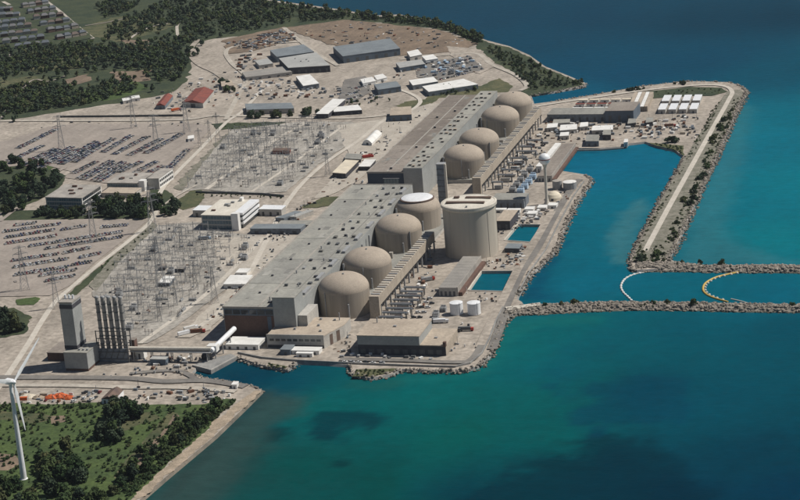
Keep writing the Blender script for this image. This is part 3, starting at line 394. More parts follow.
def SH(label, pts, h, wall='white', roof='white', kind='flat', name='shed', cat='shed', doors=1, group=None, z0=0, vents=0, dm='dsteel'):
    """a simple building on four plan corners FL, FR, BR, BL: wall, roof, doors, roof vents"""
    c = centre(pts); t = thing(name, label, cat, (c[0], c[1], z0), group)
    if kind == 'flat':
        MB().prism(pts, z0, z0 + h).build('wall', wall, t); MB().prism(grow(pts, .3), z0 + h - .05, z0 + h + .4).build('roof', roof, t)
    else:
        FL, FR, BR, BL = pts; w_ = math.dist(FL, FR); dp = math.dist(FR, BR)
        if w_ > dp: FL, FR, BR, BL = FR, BR, BL, FL
        e = h * .62 if kind == 'gable' else h * .45
        MB().prism(pts, z0, z0 + e).build('wall', wall, t)
        mb = MB(); k = 2 if kind == 'gable' else 8; rows = []
        for end in ((FL, FR), (BL, BR)):
            rows.append([(*lerp(end[0], end[1], -.02 + 1.04 * i / k), z0 + e + (h - e) * ((1 - abs(1 - 2 * i / k)) if kind == 'gable' else math.sin(math.pi * i / k))) for i in range(k + 1)])
        vs = rows[0] + rows[1]; n = k + 1
        mb.add(vs, [(i, i + 1, n + i + 1, n + i) for i in range(k)] + [tuple(range(n - 1, -1, -1)), tuple(range(n, 2 * n)), (0, n, 2 * n - 1, n - 1)])
        mb.build('roof', roof, t)
    for i in range(doors):
        tt = (i + .5) / doors; wd = min(.3 / max(doors, 1), .22)
        face_box(pts[0], pts[1], tt - wd / 2, tt + wd / 2, z0 + .02, z0 + h * .6 * (.8 if kind != 'flat' else 1)).build('door', dm, t)
    rr = random.Random(hash(label) % 1000 if False else len(label) * 7 + int(abs(c[0])))
    for i in range(vents):
        p = lerp(lerp(pts[0], pts[1], rr.uniform(.15, .85)), lerp(pts[3], pts[2], rr.uniform(.15, .85)), rr.uniform(.2, .8)); s_ = rr.uniform(.6, 1.2)
        MB().box(p[0] - s_, p[0] + s_, p[1] - s_, p[1] + s_, z0 + h + .38, z0 + h + 1.6).build('roof_vent', 'steel', t)
    return t
def vent(t, x, y, z, sx, sy, h, m='darkwall', name='roof_vent', cap=None):
    mb = MB().box(x - sx / 2, x + sx / 2, y - sy / 2, y + sy / 2, z, z + h)
    if cap: mb.box(x - sx / 2 - .25, x + sx / 2 + .25, y - sy / 2 - .25, y + sy / 2 + .25, z + h, z + h + .35, 1); return mb.build(name, [m, cap], t)
    return mb.build(name, m, t)

# ------------------------------------------------------------ turbine hall of the near station half
def turbine_hall_near():
    t = thing('turbine_hall', 'long grey flat-roofed turbine hall with brown brick end wall, nearest the lake inlet', 'turbine hall', (-54, -73, 0))
    u0, u1, v0, v1, H = -86, -22, -73, 318, 27.6
    MB().box(u0, u1, v0 + .3, v1, 0, H).build('wall', 'clad', t)
    MB().box(u0 + .6, -40.6, v0, v0 + .2, .5, 20.5).build('end_wall_brick', 'brick', t)
    MB().box(u0 + .6, -40.6, v0 + .05, v0 + .2, 20.6, H - 1).build('end_wall_band', 'cladb', t)
    for i in range(6): MB().box(u0 + 1.5 + i * 7.4, u0 + 7.9 + i * 7.4, v0 - .08, v0 + .04, 21.6, 25.6).build('clerestory_panel', 'darkglass', t)
    MB().box(-46.5, -43, v0 - .1, v0 + .1, .5, 20).build('downpipe_panel', 'cladb', t)
    # roof in bays, seams recessed between them
    vb = [v0, -8, 62, 128, 196, 262, v1]; ub = [u0, -52.5, u1]
    for j in range(6):
        for i in range(2):
            MB().box(ub[i] + .35, ub[i + 1] - .35, vb[j] + .35, vb[j + 1] - .35, H - .1, H + .45 + .05 * ((i + j) % 2)).build('roof_panel', ('roofgrey', 'roofgrey2', 'roofgrey')[(i * 2 + j) % 3], t)
    MB().box(u0 - .5, u0 + .4, v0, v1, H - .6, H + 1.3).build('parapet', 'concrete', t); MB().box(u0 - .5, u1, v0 - .4, v0 + .4, H - .6, H + 1.1).build('parapet', 'concrete', t); MB().box(u0, u1, v1 - .4, v1 + .4, H - .6, H + 1.1).build('parapet', 'concrete', t)
    r = random.Random(3)
    for k in range(16):
        v = v0 + 14 + k * 24
        for uu in (-47.5, -38, -29):
            if r.random() < .78: vent(t, uu + r.uniform(-1.2, 1.2), v + r.uniform(-4, 4), H + .4, r.uniform(2, 3.4), r.uniform(1.6, 4.6), r.uniform(1.4, 2.4), r.choice(['darkwall', 'roofline', 'dsteel', 'steel', 'patch']))
        if k % 2: vent(t, -70 + r.uniform(-5, 5), v, H + .4, 1.8, 1.8, 1.3, 'darkwall')
    for k in range(9): MB().box(-26, -22.6, v0 + 34 + k * 40, v0 + 52 + k * 40, H + .4, H + 2.6).build('roof_duct', 'steel', t)
    for k in range(34):
        x, y = r.uniform(u0 + 4, u1 - 8), r.uniform(v0 + 6, v1 - 12); a, b = r.uniform(1.5, 7), r.uniform(2, 16); MB().box(x, x + a, y, y + b, H + .3, H + .515 + .004 * k).build('roof_patch', r.choice(['patch', 'patchl', 'roofgrey2']), t)
    MB().box(-55.2, -54, v0 + 3, v1 - 3, H + .3, H + .75).build('roof_walkway', 'concrete', t); MB().box(-34, -33.2, v0 + 24, v1 - 3, H + .3, H + .8).build('roof_walkway', 'patch', t)
    for k in range(10): MB().tube((-50 + (k % 2) * 14, v0 + 20 + k * 37, H + .4), (-50 + (k % 2) * 14, v0 + 20 + k * 37, H + 3.4), .6, n=8).build('roof_stack', 'steel', t)
    # the tall block on the end
    b = MB().box(-40.3, -20.5, v0 - .6, v0 + 22, 0, 37).build('end_block', 'clad', t); MB().box(-40.6, -20.2, v0 - .9, v0 + 22.3, 36.9, 37.5).build('roof', 'roofgrey', b)
    MB().box(-20.4, -12, v0 + 4, v0 + 34, 0, 20).build('side_bay', 'lightwall', t)
turbine_hall_near()
def turbine_hall_far():
    t = thing('turbine_hall', 'long brown-roofed turbine hall with dark blue-grey end wall and raised vented strip, farther half', 'turbine hall', (-55, 367, 0))
    u0, u1, v0, v1, H = -85, -45, 367, 728, 27.6
    MB().box(u0, u1, v0, v1, 0, H).build('wall', 'navy', t)
    vb = [v0, 425, 482, 545, 606, 668, v1]
    for j in range(6): MB().box(u0 + .4, u1 - .3, vb[j] + .35, vb[j + 1] - .35, H - .1, H + .5).build('roof_panel', 'roofbrn' if j < 2 else 'roofbrn2', t)
    MB().box(u0 - .5, u0 + .4, v0, v1, H - .6, H + 1.2).build('parapet', 'concrete', t); MB().box(u0, u1, v0 - .4, v0 + .4, H - .6, H + 1.2).build('parapet', 'concrete', t)
    s_ = MB().box(u1, -24.5, v0 - .5, v1, 0, 32).build('raised_strip', 'clad', t)
    for j in range(6): MB().box(u1 - .1, -24.3, vb[j] + .3, vb[j + 1] - .3, 31.9, 32.5).build('roof_panel', 'roofgrey', s_)
    r = random.Random(5)
    for k in range(18):
        v = v0 + 8 + k * 19.6
        for uu in (-40, -34.5, -29): 
            if r.random() < .8: vent(t, uu + r.uniform(-.6, .6), v + r.uniform(-3, 3), 32.4, r.uniform(2.2, 3.2), r.uniform(2.2, 3.6), r.uniform(1.2, 1.8), r.choice(['roofline', 'roofbrn', 'darkwall']), cap=r.choice(['concrete', 'concrete', 'rooftan']))
    for uu, v in ((-62, 380), (-58, 470), (-60, 560), (-56, 640), (-70, 610)): vent(t, uu, v, H + .4, 2.2, 2.2, 2, 'darkwall', cap='concrete')
    for k in range(26):
        x, y = r.uniform(u0 + 2, u1 - 9), r.uniform(v0 + 6, v1 - 16); a, b = r.uniform(1.5, 6), r.uniform(2, 15); MB().box(x, x + a, y, y + b, H + .3, H + .515 + .004 * k).build('roof_patch', r.choice(['patch', 'roofbrn', 'roofbrn2', 'concrete']), t)
    MB().box(-64.4, -63.4, v0 + 3, v1 - 3, H + .3, H + .72).build('roof_walkway', 'patchl', t)
    for k in range(5): MB().box(-67 + k * 3.3, -64.2 + k * 3.3, v0 - .12, v0 + .05, 15.5, 21).build('window', 'glass', t)
    MB().box(-68, -50, v0 - .2, v0 - .02, 21.1, 21.6).build('window_frame', 'whitep', t)
    MB().box(-84, -40, v0 - 34, v0 - .6, 0, 11).build('link_block', 'tanwall', t); MB().box(-84.3, -39.7, v0 - 34.3, v0 - .7, 10.9, 11.5).build('link_roof', 'rooftan', t)
    MB().box(-88, -85.4, v0 - 26, v0 - 4, 0, 15).build('white_side_panel', 'white', t)
turbine_hall_far()
# ------------------------------------------------------------ reactors
TS = [0, 73.1, 181.3, 254.4, 449.9, 523, 631.2, 704.3]
ordn = ['first', 'second', 'third', 'fourth', 'fifth', 'sixth', 'seventh', 'eighth']
Rr = 22.5
def reactors():
    prof = [(Rr * math.cos(a) ** .92, 22.3 + 13.5 * math.sin(a) ** 1.04) for a in [i * math.pi / 2 / 18 for i in range(18)]] + [(.4, 35.8)]
    for i, v in enumerate(TS):
        lab = ['nearest domed concrete reactor building, closest to the lake inlet', 'second-nearest domed reactor building in the near group of four', 'third domed reactor building from the near end of the row',
               'domed reactor building with a flat white cap on its dome', 'first domed reactor building beyond the vacuum building', 'sixth domed reactor building in the row, second of the far group',
               'seventh domed reactor building, second from the far end of the row', 'farthest domed reactor building in the row of eight'][i]
        t = thing('reactor_building', lab, 'reactor', (0, v, 0), 'reactor buildings in a row')
        MB().lathe(0, v, [(Rr, 0), (Rr, 22.3)], 64, cap=False).build('wall', 'domew', t, True)
        if i == 3:
            a1 = math.acos(16.6 / Rr); pr = [(Rr * math.cos(a1 * k / 8), 22.3 + 13 * math.sin(a1 * k / 8)) for k in range(9)]; zt = pr[-1][1]
            MB().lathe(0, v, pr, 64).build('dome', 'domet', t, True)
            MB().lathe(0, v, [(17.2, zt - .8), (17.2, zt + .9), (16.1, zt + 1.3)], 64).build('cap_rim', 'brownroof', t, True)
            MB().lathe(0, v, [(16, zt + 1.25), (15, zt + 1.9), (8, zt + 2.3)], 64).build('cap', 'whitep', t, True)
        else:
            MB().lathe(0, v, prof, 64).build('dome', 'domet', t, True)
            vent(t, 1.5, v - 3, 35.3, 1.4, 1.4, 1.3, 'steel')
        a = R(-120 + 37 * (i % 3)); MB().bar((Rr * 1.015 * math.cos(a), v + Rr * 1.015 * math.sin(a), 0), (Rr * 1.015 * math.cos(a), v + Rr * 1.015 * math.sin(a), 24), .7).build('ladder_cage', 'steel', t)
        MB().tube((10, v - 21.5, 0), (10, v - 21.5, 14), .8, n=8).build('riser_pipe', 'steel', t)
reactors()
# low service bays beside and between the domes
def bay(v0, v1, lab):
    t = thing('auxiliary_bay', lab, 'building', (0, (v0 + v1) / 2, 0)); r = random.Random(int(v0))
    MB().box(-21.8, 27, v0, v1, 0, 3.4).build('wall', 'lightwall', t); MB().box(-21.7, 27.3, v0 - .3, v1 + .3, 3.3, 3.8).build('roof', 'roofgrey2', t)
    for k in range(int((v1 - v0) / 9)):
        x, y = r.uniform(-19, 24), v0 + 4 + k * 9
        vent(t, x, y, 3.7, r.uniform(2, 7), r.uniform(2, 5), r.uniform(1.5, 7), r.choice(['steel', 'lightwall', 'dsteel', 'concrete']), 'roof_unit')
    for k in range(int((v1 - v0) / 30)): MB().tube((-19 + (k % 2) * 2, v0 + 12 + k * 30, 3), (-19 + (k % 2) * 2, v0 + 12 + k * 30, 26), .9, n=10).build('exhaust_stack', 'steel', t)
bay(14, 292, 'grey low auxiliary bay between the four near domes and turbine hall'); bay(424, 734, 'grey low auxiliary bay between the four far domes and turbine hall')
def vacuum():
    x, y = 73, 175.7; t = thing('vacuum_building', 'huge pale cylindrical concrete vacuum building with flat roof and two dark slots', 'vacuum building', (x, y, 0))
    MB().lathe(x, y, [(25, 0), (25, 47)], 96, cap=False).build('wall', 'vbw', t, True)
    for k in range(8):
        a = 2 * math.pi * k / 8 + .2; MB().bar((x + 25 * math.cos(a), y + 25 * math.sin(a), .2), (x + 25 * math.cos(a), y + 25 * math.sin(a), 46.5), .5).build('wall_rib', 'vbw', t)
    MB().lathe(x, y, [(25, 46.2), (26.6, 47.6), (26.6, 50.2), (25.6, 50.8), (24.6, 50.8), (24.6, 50.2)], 96).build('rim', 'vbt', t, True)
    MB().lathe(x, y, [(24.5, 50), (24.5, 50.5), (10, 51.2)], 96).build('roof', 'capcream', t, True)
    d = Vector((1, .02)); 
    for (a0, a1, yy) in ((-20, 17, -7.5), (-5, 19.5, 9.5)):
        MB().box(x + a0, x + a1, y + yy - 2.2, y + yy + 2.2, 50.3, 52.4).build('slot_housing', 'brownroof', t)
    vent(t, x - 14, y + 10, 50.6, 5, 4, 2, 'brownroof', 'roof_hatch'); vent(t, x + 3, y - 21, 50.4, 1.6, 1.6, 1.8, 'steel', 'roof_hatch')
    MB().box(x - 2, x + 3, y - 25.6, y - 24, 0, 4).build('door', 'dsteel', t)
vacuum()
# ------------------------------------------------------------ pressure relief ducts on columns
def duct(v0, v1, lab, u0=28.5, u1=37, z0=11.5, z1=20.5, near_leg=True):
    t = thing('pressure_relief_duct', lab, 'duct', (32, v0, 0))
    L_ = v1 - v0; n = int(L_ / 26)
    for i in range(n): MB().box(u0, u1, v0 + i * L_ / n + .15, v0 + (i + 1) * L_ / n - .15, z0, z1).build('duct_section', 'tanwall', t)
    for i in range(int(L_ / 6.4)):
        y = v0 + 3 + i * 6.4; MB().box(u0 + .3, u1 - .3, y - .9, y + .9, z1 - .05, z1 + .9).build('top_rib', 'vbt' if i % 3 else 'steel', t)
    for i in range(int(L_ / 15.5) + 1):
        y = v0 + 5 + i * 15.5
        if y > v1 - 1: break
        for uu in (u0 + .9, u1 - .9): MB().bar((uu, y, 0), (uu, y, z0), 1.4).build('column', 'steel', t)
        MB().bar((u0 - .5, y, z0 - .6), (u1 + .8, y, z0 - .6), 1.0).build('crossbeam', 'dsteel', t)
    if near_leg: MB().box(u0 - .2, u1 + .2, v0 - 3, v0 + 1.5, 0, z1 + .2).build('end_riser', 'tanwall', t)
duct(-16, 176, 'tan elevated duct on columns running along the four near domes'); duct(372, 690, 'tan elevated duct on columns running along the four far domes')
# grey slab tower beside the fifth dome
t = thing('equipment_tower', 'tall narrow grey slab tower with pale edge just before the fifth dome', 'tower', (2, 350, 0))
MB().box(-3, 5, 346, 354, 0, 41).build('shaft', 'bluesteel', t); MB().box(5.05, 7.2, 345.5, 348, 0, 42).build('edge_pier', 'vbt', t); MB().box(-3.4, 5.4, 345.6, 354.4, 41, 42).build('top_slab', 'steel', t)
for z in range(6, 40, 6): MB().box(-3.2, 5.02, 345.7, 345.95, z, z + .6).build('band', 'dsteel', t)
# ------------------------------------------------------------ buildings along the near quay
def annex():
    t = thing('service_annex', 'low tan-roofed service annex with pale walls in front of nearest dome', 'building', (-13, -94, 0))
    P4 = [(-40.4, -95), (10, -95), (19.5, -66), (19.5, -48), (-12.2, -48), (-12.2, -72), (-40.4, -74)]
    MB().prism(P4, 0, 10.6).build('wall', 'lightwall', t); MB().prism(P4, 10.7, 11.2).build('roof', 'rooftan', t); MB().prism([(p[0] * 1.0, p[1]) for p in [(-40.6, -95.3), (10.2, -95.3), (10.2, -94.6), (-40.6, -94.6)]], 9.6, 11.9).build('parapet', 'lightwall', t)
    for a0, a1 in ((.28, .42), (.6, .76)): face_box((10, -95), (19.5, -66), a0, a1, .3, 9.4).build('loading_door', 'brownroof', t)
    for k in range(9): MB().box(-38 + k * 5.2, -34.2 + k * 5.2, -95.14, -94.95, 6, 8).build('window', 'darkglass', t)
    MB().box(-40, 9.5, -95.1, -94.95, .2, 2.6).build('plinth', 'darkwall', t)
    for x, y in ((-20, -80), (-2, -70), (8, -56), (-5, -54), (4, -84)): vent(t, x, y, 11.1, 1.8, 1.8, 1.6, 'steel')
    MB().tube((12, -55, 11), (12, -55, 18), .5, n=8).build('flue', 'steel', t)
annex()
def screenhouse():
    t = thing('screen_house', 'two-level tan-roofed screen house with dark base on the near quay', 'building', (80, -106, 0))
    MB().box(43.5, 118, -107, -66, 0, 8.6).build('lower_wall', 'darkwall', t); MB().box(96.5, 118.4, -107.4, -66, 8.5, 9.2).build('lower_roof', 'rooftan', t)
    MB().box(118.02, 118.3, -106.5, -66.3, .3, 8.3).build('side_cladding', 'tanwall', t)
    MB().box(43.3, 96.4, -107.3, -66, 8.7, 16.4).build('upper_wall', 'clad', t); MB().box(43, 96.8, -107.6, -65.7, 16.3, 16.9).build('upper_roof', 'rooftan', t)
    for k in range(10): MB().box(45.5 + k * 7.2, 50 + k * 7.2, -107.14, -106.9, 1, 5).build('bay_door', 'dsteel', t)
    for k in range(7): MB().box(45.5 + k * 7.2, 51.5 + k * 7.2, -107.42, -107.2, 13, 15).build('louvre', 'steel', t)
    vent(t, 52, -76, 16.8, .8, .8, 5, 'steel', 'flue'); vent(t, 70, -85, 16.8, 2.5, 2, 1.3, 'steel'); vent(t, 106, -90, 9.1, 2.4, 2, 1.2, 'steel')
    MB().box(116.2, 118.6, -107.6, -104.5, 8, 12).build('corner_turret', 'brick', t)
screenhouse()
SH('long white shed at the foot of the brown turbine hall end wall', [(-76, -101), (-46.5, -101), (-46.5, -82), (-76, -82)], 4.2, 'white', 'white', doors=4)
SH('small blue-grey hut at the left end of white trailers', [(-23.2, -112), (-14.5, -112), (-14.5, -100), (-23.2, -100)], 4.5, 'cladb', 'blueroof', name='hut', cat='hut')
SH('long white flat-roofed trailer before the service annex', [(-14, -110), (10, -110), (10, -101), (-14, -101)], 3.2, 'white', 'white', name='trailer', cat='trailer', doors=3)
SH('short white trailer closest to the quay wall', [(-8, -116), (6, -116), (6, -112.5), (-8, -112.5)], 3, 'white', 'white', name='trailer', cat='trailer', doors=2)
def tank(x, y, r, h, lab, wall='whitep', top='whitep', group='storage tanks', name='storage_tank'):
    t = thing(name, lab, 'tank', (x, y, 0), group); MB().lathe(x, y, [(r + .5, 0), (r + .5, .5)], 32).build('plinth', 'concrete', t)
    MB().lathe(x, y, [(r, .4), (r, h)], 40, cap=False).build('shell', wall, t, True); MB().lathe(x, y, [(r + .15, h - .3), (r + .15, h), (r * .6, h + .5), (.5, h + .8)], 40).build('roof', top, t, True)
    MB().bar((x + r * .7, y - r * .72, .3), (x + r * .7, y - r * .72, h + 1), .3).build('ladder', 'steel', t)
    for a in range(0, 360, 20): pass
    return t
tank(101.5, -2, 5.7, 10.5, 'left white storage tank of the near pair by the pool'); tank(117, -1.5, 5.7, 10.5, 'right white storage tank of the near pair by the pool')
tank(112, 400, 5, 9, 'smaller grey storage tank beside the water tower', 'steel', 'concrete'); tank(125.5, 399, 7, 8, 'larger grey white-topped storage tank at the basin corner', 'steel', 'white')
def gallery(u0, u1, v0, v1, h, lab, roofm='ribroof', sidem='brick'):
    t = thing('gallery', lab, 'building', ((u0 + u1) / 2, v0, 0)); w_ = u1 - u0
    MB().box(u0, u1 - w_ * .22, v0, v1, 0, h).build('wall', 'lightwall', t)
    n = int((v1 - v0) / 8)
    for k in range(n): MB().box(u0 - .3, u1 - w_ * .22, v0 - .3 + k * (v1 - v0 + .6) / n + .12, v0 - .3 + (k + 1) * (v1 - v0 + .6) / n - .12, h - .05, h + .5).build('roof_panel', roofm, t)
    MB().box(u1 - w_ * .22 + .03, u1 - w_ * .22 + .9, v0, v1, 0, h + 1).build('parapet', 'concrete', t)
    MB().box(u1 - w_ * .2, u1, v0 + 1, v1, 0, h * .45).build('side_aisle', sidem, t)
    for k in range(4): MB().box(u0 + 1 + k * (w_ * .75) / 4, u0 + 3 + k * (w_ * .75) / 4, v0 - .12, v0 + .1, .3, h * .6).build('door', 'dsteel', t)
gallery(74, 95, 45, 138, 7.5, 'long ribbed-roof grey gallery beside the near square pool'); gallery(85.5, 104, 428, 566, 6, 'long brown-roofed gallery beside the blue basin', 'roofbrn', 'brick')
SH('narrow white-roofed gallery leading away from the water tower', [(76, 465), (82, 465), (84, 566), (78, 566)], 7, 'white', 'white', name='gallery', cat='building', doors=1)
# square pools
def pool(poly, lab):
    t = thing('pool', lab, 'pool', (*centre(poly), 0)); c = centre(poly); n = len(poly)
    for i in range(n):
        a, b = poly[i], poly[(i + 1) % n]; d = Vector((b[0] - a[0], b[1] - a[1])).normalized(); nn = Vector((d.y, -d.x))
        MB().prism([(a[0] + nn.x * 1.6, a[1] + nn.y * 1.6), (b[0] + nn.x * 1.6, b[1] + nn.y * 1.6), b, a], -6, .5).build('pool_wall', 'vbt' if i == 3 else 'concrete', t)
    MB().prism(poly, -6, -2.6).build('water', 'poolw', t)
    return t
pool(POOL1, 'square concrete-walled pool beside the ribbed gallery'); pool(POOL2, 'smaller square concrete-walled pool right of the vacuum building')
SH('small dark shed between the two square pools', [(105, 176), (119, 175), (119, 190), (105, 191)], 4, 'darkwall', 'blueroof')
SH('tan-roofed block between vacuum building and smaller pool', [(95.5, 236), (103, 236), (103, 262), (95.5, 262)][0:0] or [(80, 250), (94, 250), (94, 288), (80, 288)], 9, 'darkwall', 'rooftan', name='plant_block', cat='building', doors=2)
SH('long dark grey building behind the vacuum building', [(58, 326), (92, 326), (92, 350), (58, 350)], 9, 'bluesteel', 'roofgrey2', name='workshop', cat='building', doors=5)
SH('white trailer in front of the long dark grey building', [(61, 310), (76, 310), (76, 316), (61, 316)], 3, name='trailer', cat='trailer'); SH('second white trailer in front of the long dark grey building', [(78, 309), (91, 309), (91, 315), (78, 315)], 3, name='trailer', cat='trailer')
for k, (p, lab) in enumerate([((100, 316), 'white box hut left of the water tower foot'), ((112, 322), 'white box hut at the water tower foot'), ((121, 330), 'white box hut right of the water tower foot'), ((106, 300), 'white box hut between water tower and smaller pool')]):
    SH(lab, [(p[0] - 4.5, p[1] - 5), (p[0] + 4.5, p[1] - 5), (p[0] + 4.5, p[1] + 5), (p[0] - 4.5, p[1] + 5)], 3.2, name='hut', cat='hut')
x, y = (116.0,360.6); t = thing('fabric_dome', 'cream fabric dome tent beside the water tower', 'dome tent', (x, y, 0)); MB().lathe(x, y, [(8.6, 0), (8.2, 2.6), (6.4, 5.6), (3.4, 7.8), (.4, 8.8)], 24).build('canopy', 'cream', t); MB().box(x - 1.2, x + 1.2, y - 8.8, y - 8, 0, 2.6).build('door', 'darkwall', t)
def water_tower():
    x, y = (112.4,342.0); t = thing('water_tower', 'white ball-shaped water tower on a slender pole', 'water tower', (x, y, 0))
    MB().lathe(x, y, [(3.4, 0), (2.2, 3), (1.5, 7), (1.4, 38), (2.2, 41), (3.4, 43)], 24).build('pole', 'vbt', t, True)
    MB().lathe(x, y, [(2.6, 42)] + [(6 * math.sin(a), 47.6 - 6 * math.cos(a)) for a in [R(d) for d in range(28, 180, 12)]], 32).build('ball', 'whitep', t, True)
    MB().lathe(x, y, [(6.05, 47.2), (6.2, 47.4), (6.2, 48), (6.05, 48.2)], 32, cap=False).build('belt', 'redroof', t); MB().tube((x, y, 53.4), (x, y, 56), .2, n=6).build('mast', 'steel', t)
water_tower()
# ------------------------------------------------------------ pipe racks, transformers beside the ducts
def rack(v, lab, u0=40, u1=66):
    rq = random.Random(int(v * 7)); u1 -= rq.uniform(0, 6); u0 += rq.uniform(0, 2)
    t = thing('pipe_rack', lab, 'pipe rack', ((u0 + u1) / 2, v, 0), 'steel pipe racks beside the duct')
    for uu in (u0 + 1, u1 - 1):
        for vv in (v - 1.6, v + 1.6): MB().bar((uu, vv, 0), (uu, vv, 7.4), .6).build('leg', 'dsteel', t)
    MB().box(u0, u1, v - 1.7, v + 1.7, 7.3, 7.8).build('deck', 'bluesteel', t)
    for k, rr_, mm in ((-1.1, .32, 'steel'), (0, .45, 'bluesteel'), (1.1, .28, 'rust')): MB().tube((u0 + .3 + k, v + k, 8.3), (u1 - .6 + k, v + k, 8.3), rr_, n=8).build('pipe', mm, t)
    MB().box(u0 + 3, u0 + rq.uniform(8, 16), v - 1.8, v + 1.8, .1, rq.uniform(2, 5)).build('unit', rq.choice(['bluesteel', 'steel', 'lightwall']), t)
    return t
names = ['first', 'second', 'third', 'fourth', 'fifth', 'sixth', 'seventh', 'eighth', 'ninth', 'tenth']
for k in range(9): rack(-46 + k * 11.5, names[k] + ' blue-grey pipe rack from the screen house, beside the near duct')
for k in range(8): rack(400 + k * 25 + (k % 2) * 4, names[k] + ' blue-grey pipe rack beyond the vacuum building, beside the far duct', 40, 58 + (k % 3) * 3)
def transformer(x, y, lab, col, s_=1, group='transformers'):
    t = thing('transformer', lab, 'transformer', (x, y, 0), group)
    MB().box(x - 3 * s_, x + 3 * s_, y - 2.2 * s_, y + 2.2 * s_, .3, 4.6 * s_).build('tank', col, t); MB().box(x - 4 * s_, x + 4 * s_, y - 3.2 * s_, y + 3.2 * s_, 0, .4).build('plinth', 'concrete', t)
    for k in range(5): MB().box(x - 3 * s_ + k * 1.3 * s_, x - 2.4 * s_ + k * 1.3 * s_, y - 3.6 * s_, y - 2.22 * s_, .6, 4 * s_).build('radiator', col, t)
    for k in (-1, 0, 1): MB().tube((x + k * 1.8 * s_, y, 4.5 * s_), (x + k * 1.8 * s_, y, 7 * s_), .35, .2, 8).build('bushing', 'steel', t)
    MB().tube((x - 2.4 * s_, y + 1.6 * s_, 5.4 * s_), (x + 2.4 * s_, y + 1.6 * s_, 5.4 * s_), .7 * s_, n=8).build('conservator', col, t)
for k, p in enumerate([(76.3,383.9), (76.9,401.4), (77.5,419.2), (77.7,439.2)]): transformer(*p, ['nearest', 'second', 'third', 'farthest'][k] + ' of four pale blue transformers near the water tower', 'blue', 1.15)
for k, p in enumerate([(66.8,387.9), (66.9,407.5), (67.0,427.4), (67.1,447.6), (68.4,468.2)]): transformer(*p, names[k] + ' grey transformer in the row left of the pale blue ones', 'steel', 1.1)
for k in range(5): transformer(88 - (k % 2) * 3, -52 + k * 14, names[k] + ' grey transformer in the row left of the near white tanks', 'steel', .9)
# ------------------------------------------------------------ slab tower, flue tower and pipe bridge on the left
def tower():
    t = thing('slab_tower', 'tall pale grey slab tower standing on a square grey base', 'tower', (-190, -150, 0))
    MB().box(-197, -176, -160, -134, 2.2, 16).build('base', 'clad', t); MB().box(-196.8, -176.2, -159.8, -134, 0, 2.2).build('plinth', 'brick', t); MB().box(-197.2, -175.8, -160.2, -133.8, 15.9, 16.5).build('base_roof', 'roofgrey', t)
    MB().box(-199, -187.6, -152, -134.5, 0, 57).build('shaft', 'clad', t); MB().box(-199.2, -187.4, -152.2, -134.3, 52, 55.5).build('dark_band', 'darkwall', t); MB().box(-199.15, -187.45, -152.15, -134.4, 16.6, 19.6).build('lower_band', 'darkwall', t); MB().box(-199.4, -187.2, -152.4, -134.1, 57, 58).build('top_slab', 'concrete', t)
    for k in range(3): MB().tube((-197 + k * 3.4, -143, 58), (-197 + k * 3.4, -143, 61.4), .9, n=10).build('roof_stub', 'whitep', t)
    for k in range(5): vent(t, -185 + (k % 3) * 3.6, -154 + (k // 3) * 9, 16.4, 1.6, 1.6, 1.4, 'steel')
tower()
SH('low brown flat-roofed building behind the slab tower', [(-224, -137), (-200, -137), (-200, -112), (-224, -112)], 7, 'brick', 'roofbrn', name='outbuilding', cat='building', doors=0)
def flues():
    t = thing('flue_tower', 'tower of five tall weathered steel flue stacks in a dark frame', 'flue tower', (-162, -134, 0))
    for k in range(5):
        x = -173 + k * 5.3; y = -134
        f = MB().lathe(x, y, [(1.65, 0), (1.65, 54.5), (1.55, 56)], 20).build('stack', 'stack', t, True)
        MB().lathe(x, y, [(1.75, 56), (1.75, 56.8), (1.3, 57.4), (.3, 57.6)], 20).build('stack_cap', 'steel', f, True)
        for z in range(8, 54, 7): MB().lathe(x, y, [(1.7, z), (1.95, z + .2), (1.95, z + .7), (1.7, z + .9)], 20, cap=False).build('hoop', 'dsteel', f)
    for x in (-176.4, -149): 
        for y in (-137.6, -129.5): MB().bar((x, y, 0), (x, y, 28), .7).build('post', 'dsteel', t)
    for z in (3, 9, 15, 21, 27.5):
        for y in (-137.6, -129.5): MB().bar((-176.4, y, z), (-149, y, z), .55).build('girt', 'dsteel', t)
    for k in range(5):
        x = -176.4 + k * 5.48
        for j in range(2): MB().bar((x, -137.8, 3 + 12 * j), (x + 5.48, -137.8, 15 + 12 * j), .4).build('brace', 'dsteel', t)
    MB().box(-176, -149.4, -137.2, -136.4, .2, 12).build('screen_wall', 'bluesteel', t)
    for k in range(4): MB().bar((-170.4 + k * 5.2, -131.5, 2), (-170.4 + k * 5.2, -131.5, 53), .5).build('standpipe', 'dsteel', t)
flues()
t = thing('pipe_bridge', 'long pale pipe bridge from the flue tower to the dock', 'pipe bridge', (-115, -132, 0))
MB().tube((-149, -133, 11), (-77, -130.5, 11), 1.7, n=14).build('pipe', 'vbt', t, True); MB().box(-149, -77, -134.5, -129.5, 8.4, 9).build('walkway', 'steel', t)
for x in (-146, -130, -112, -95, -80):
    MB().bar((x, -134, 0), (x, -133.5, 9), .7).build('leg', 'lightwall', t); MB().bar((x, -130, 0), (x, -130.5, 9), .7).build('leg', 'lightwall', t)
t = thing('conveyor_tube', 'white sloping conveyor tube rising toward the brown hall end', 'conveyor', (-75, -128, 0))
MB().tube((-77, -131, 9.5), (-71.5, -88, 14), 2.2, n=16).build('tube', 'whitep', t, True); MB().box(-82, -73.5, -128, -121, 7, 12.5).build('transfer_house', 'white', t)
for y in (-126, -112, -97): MB().bar((-75.5 + (y + 126) * .1, y, 0), (-75.5 + (y + 126) * .1, y, 9.5), .8).build('leg', 'steel', t)
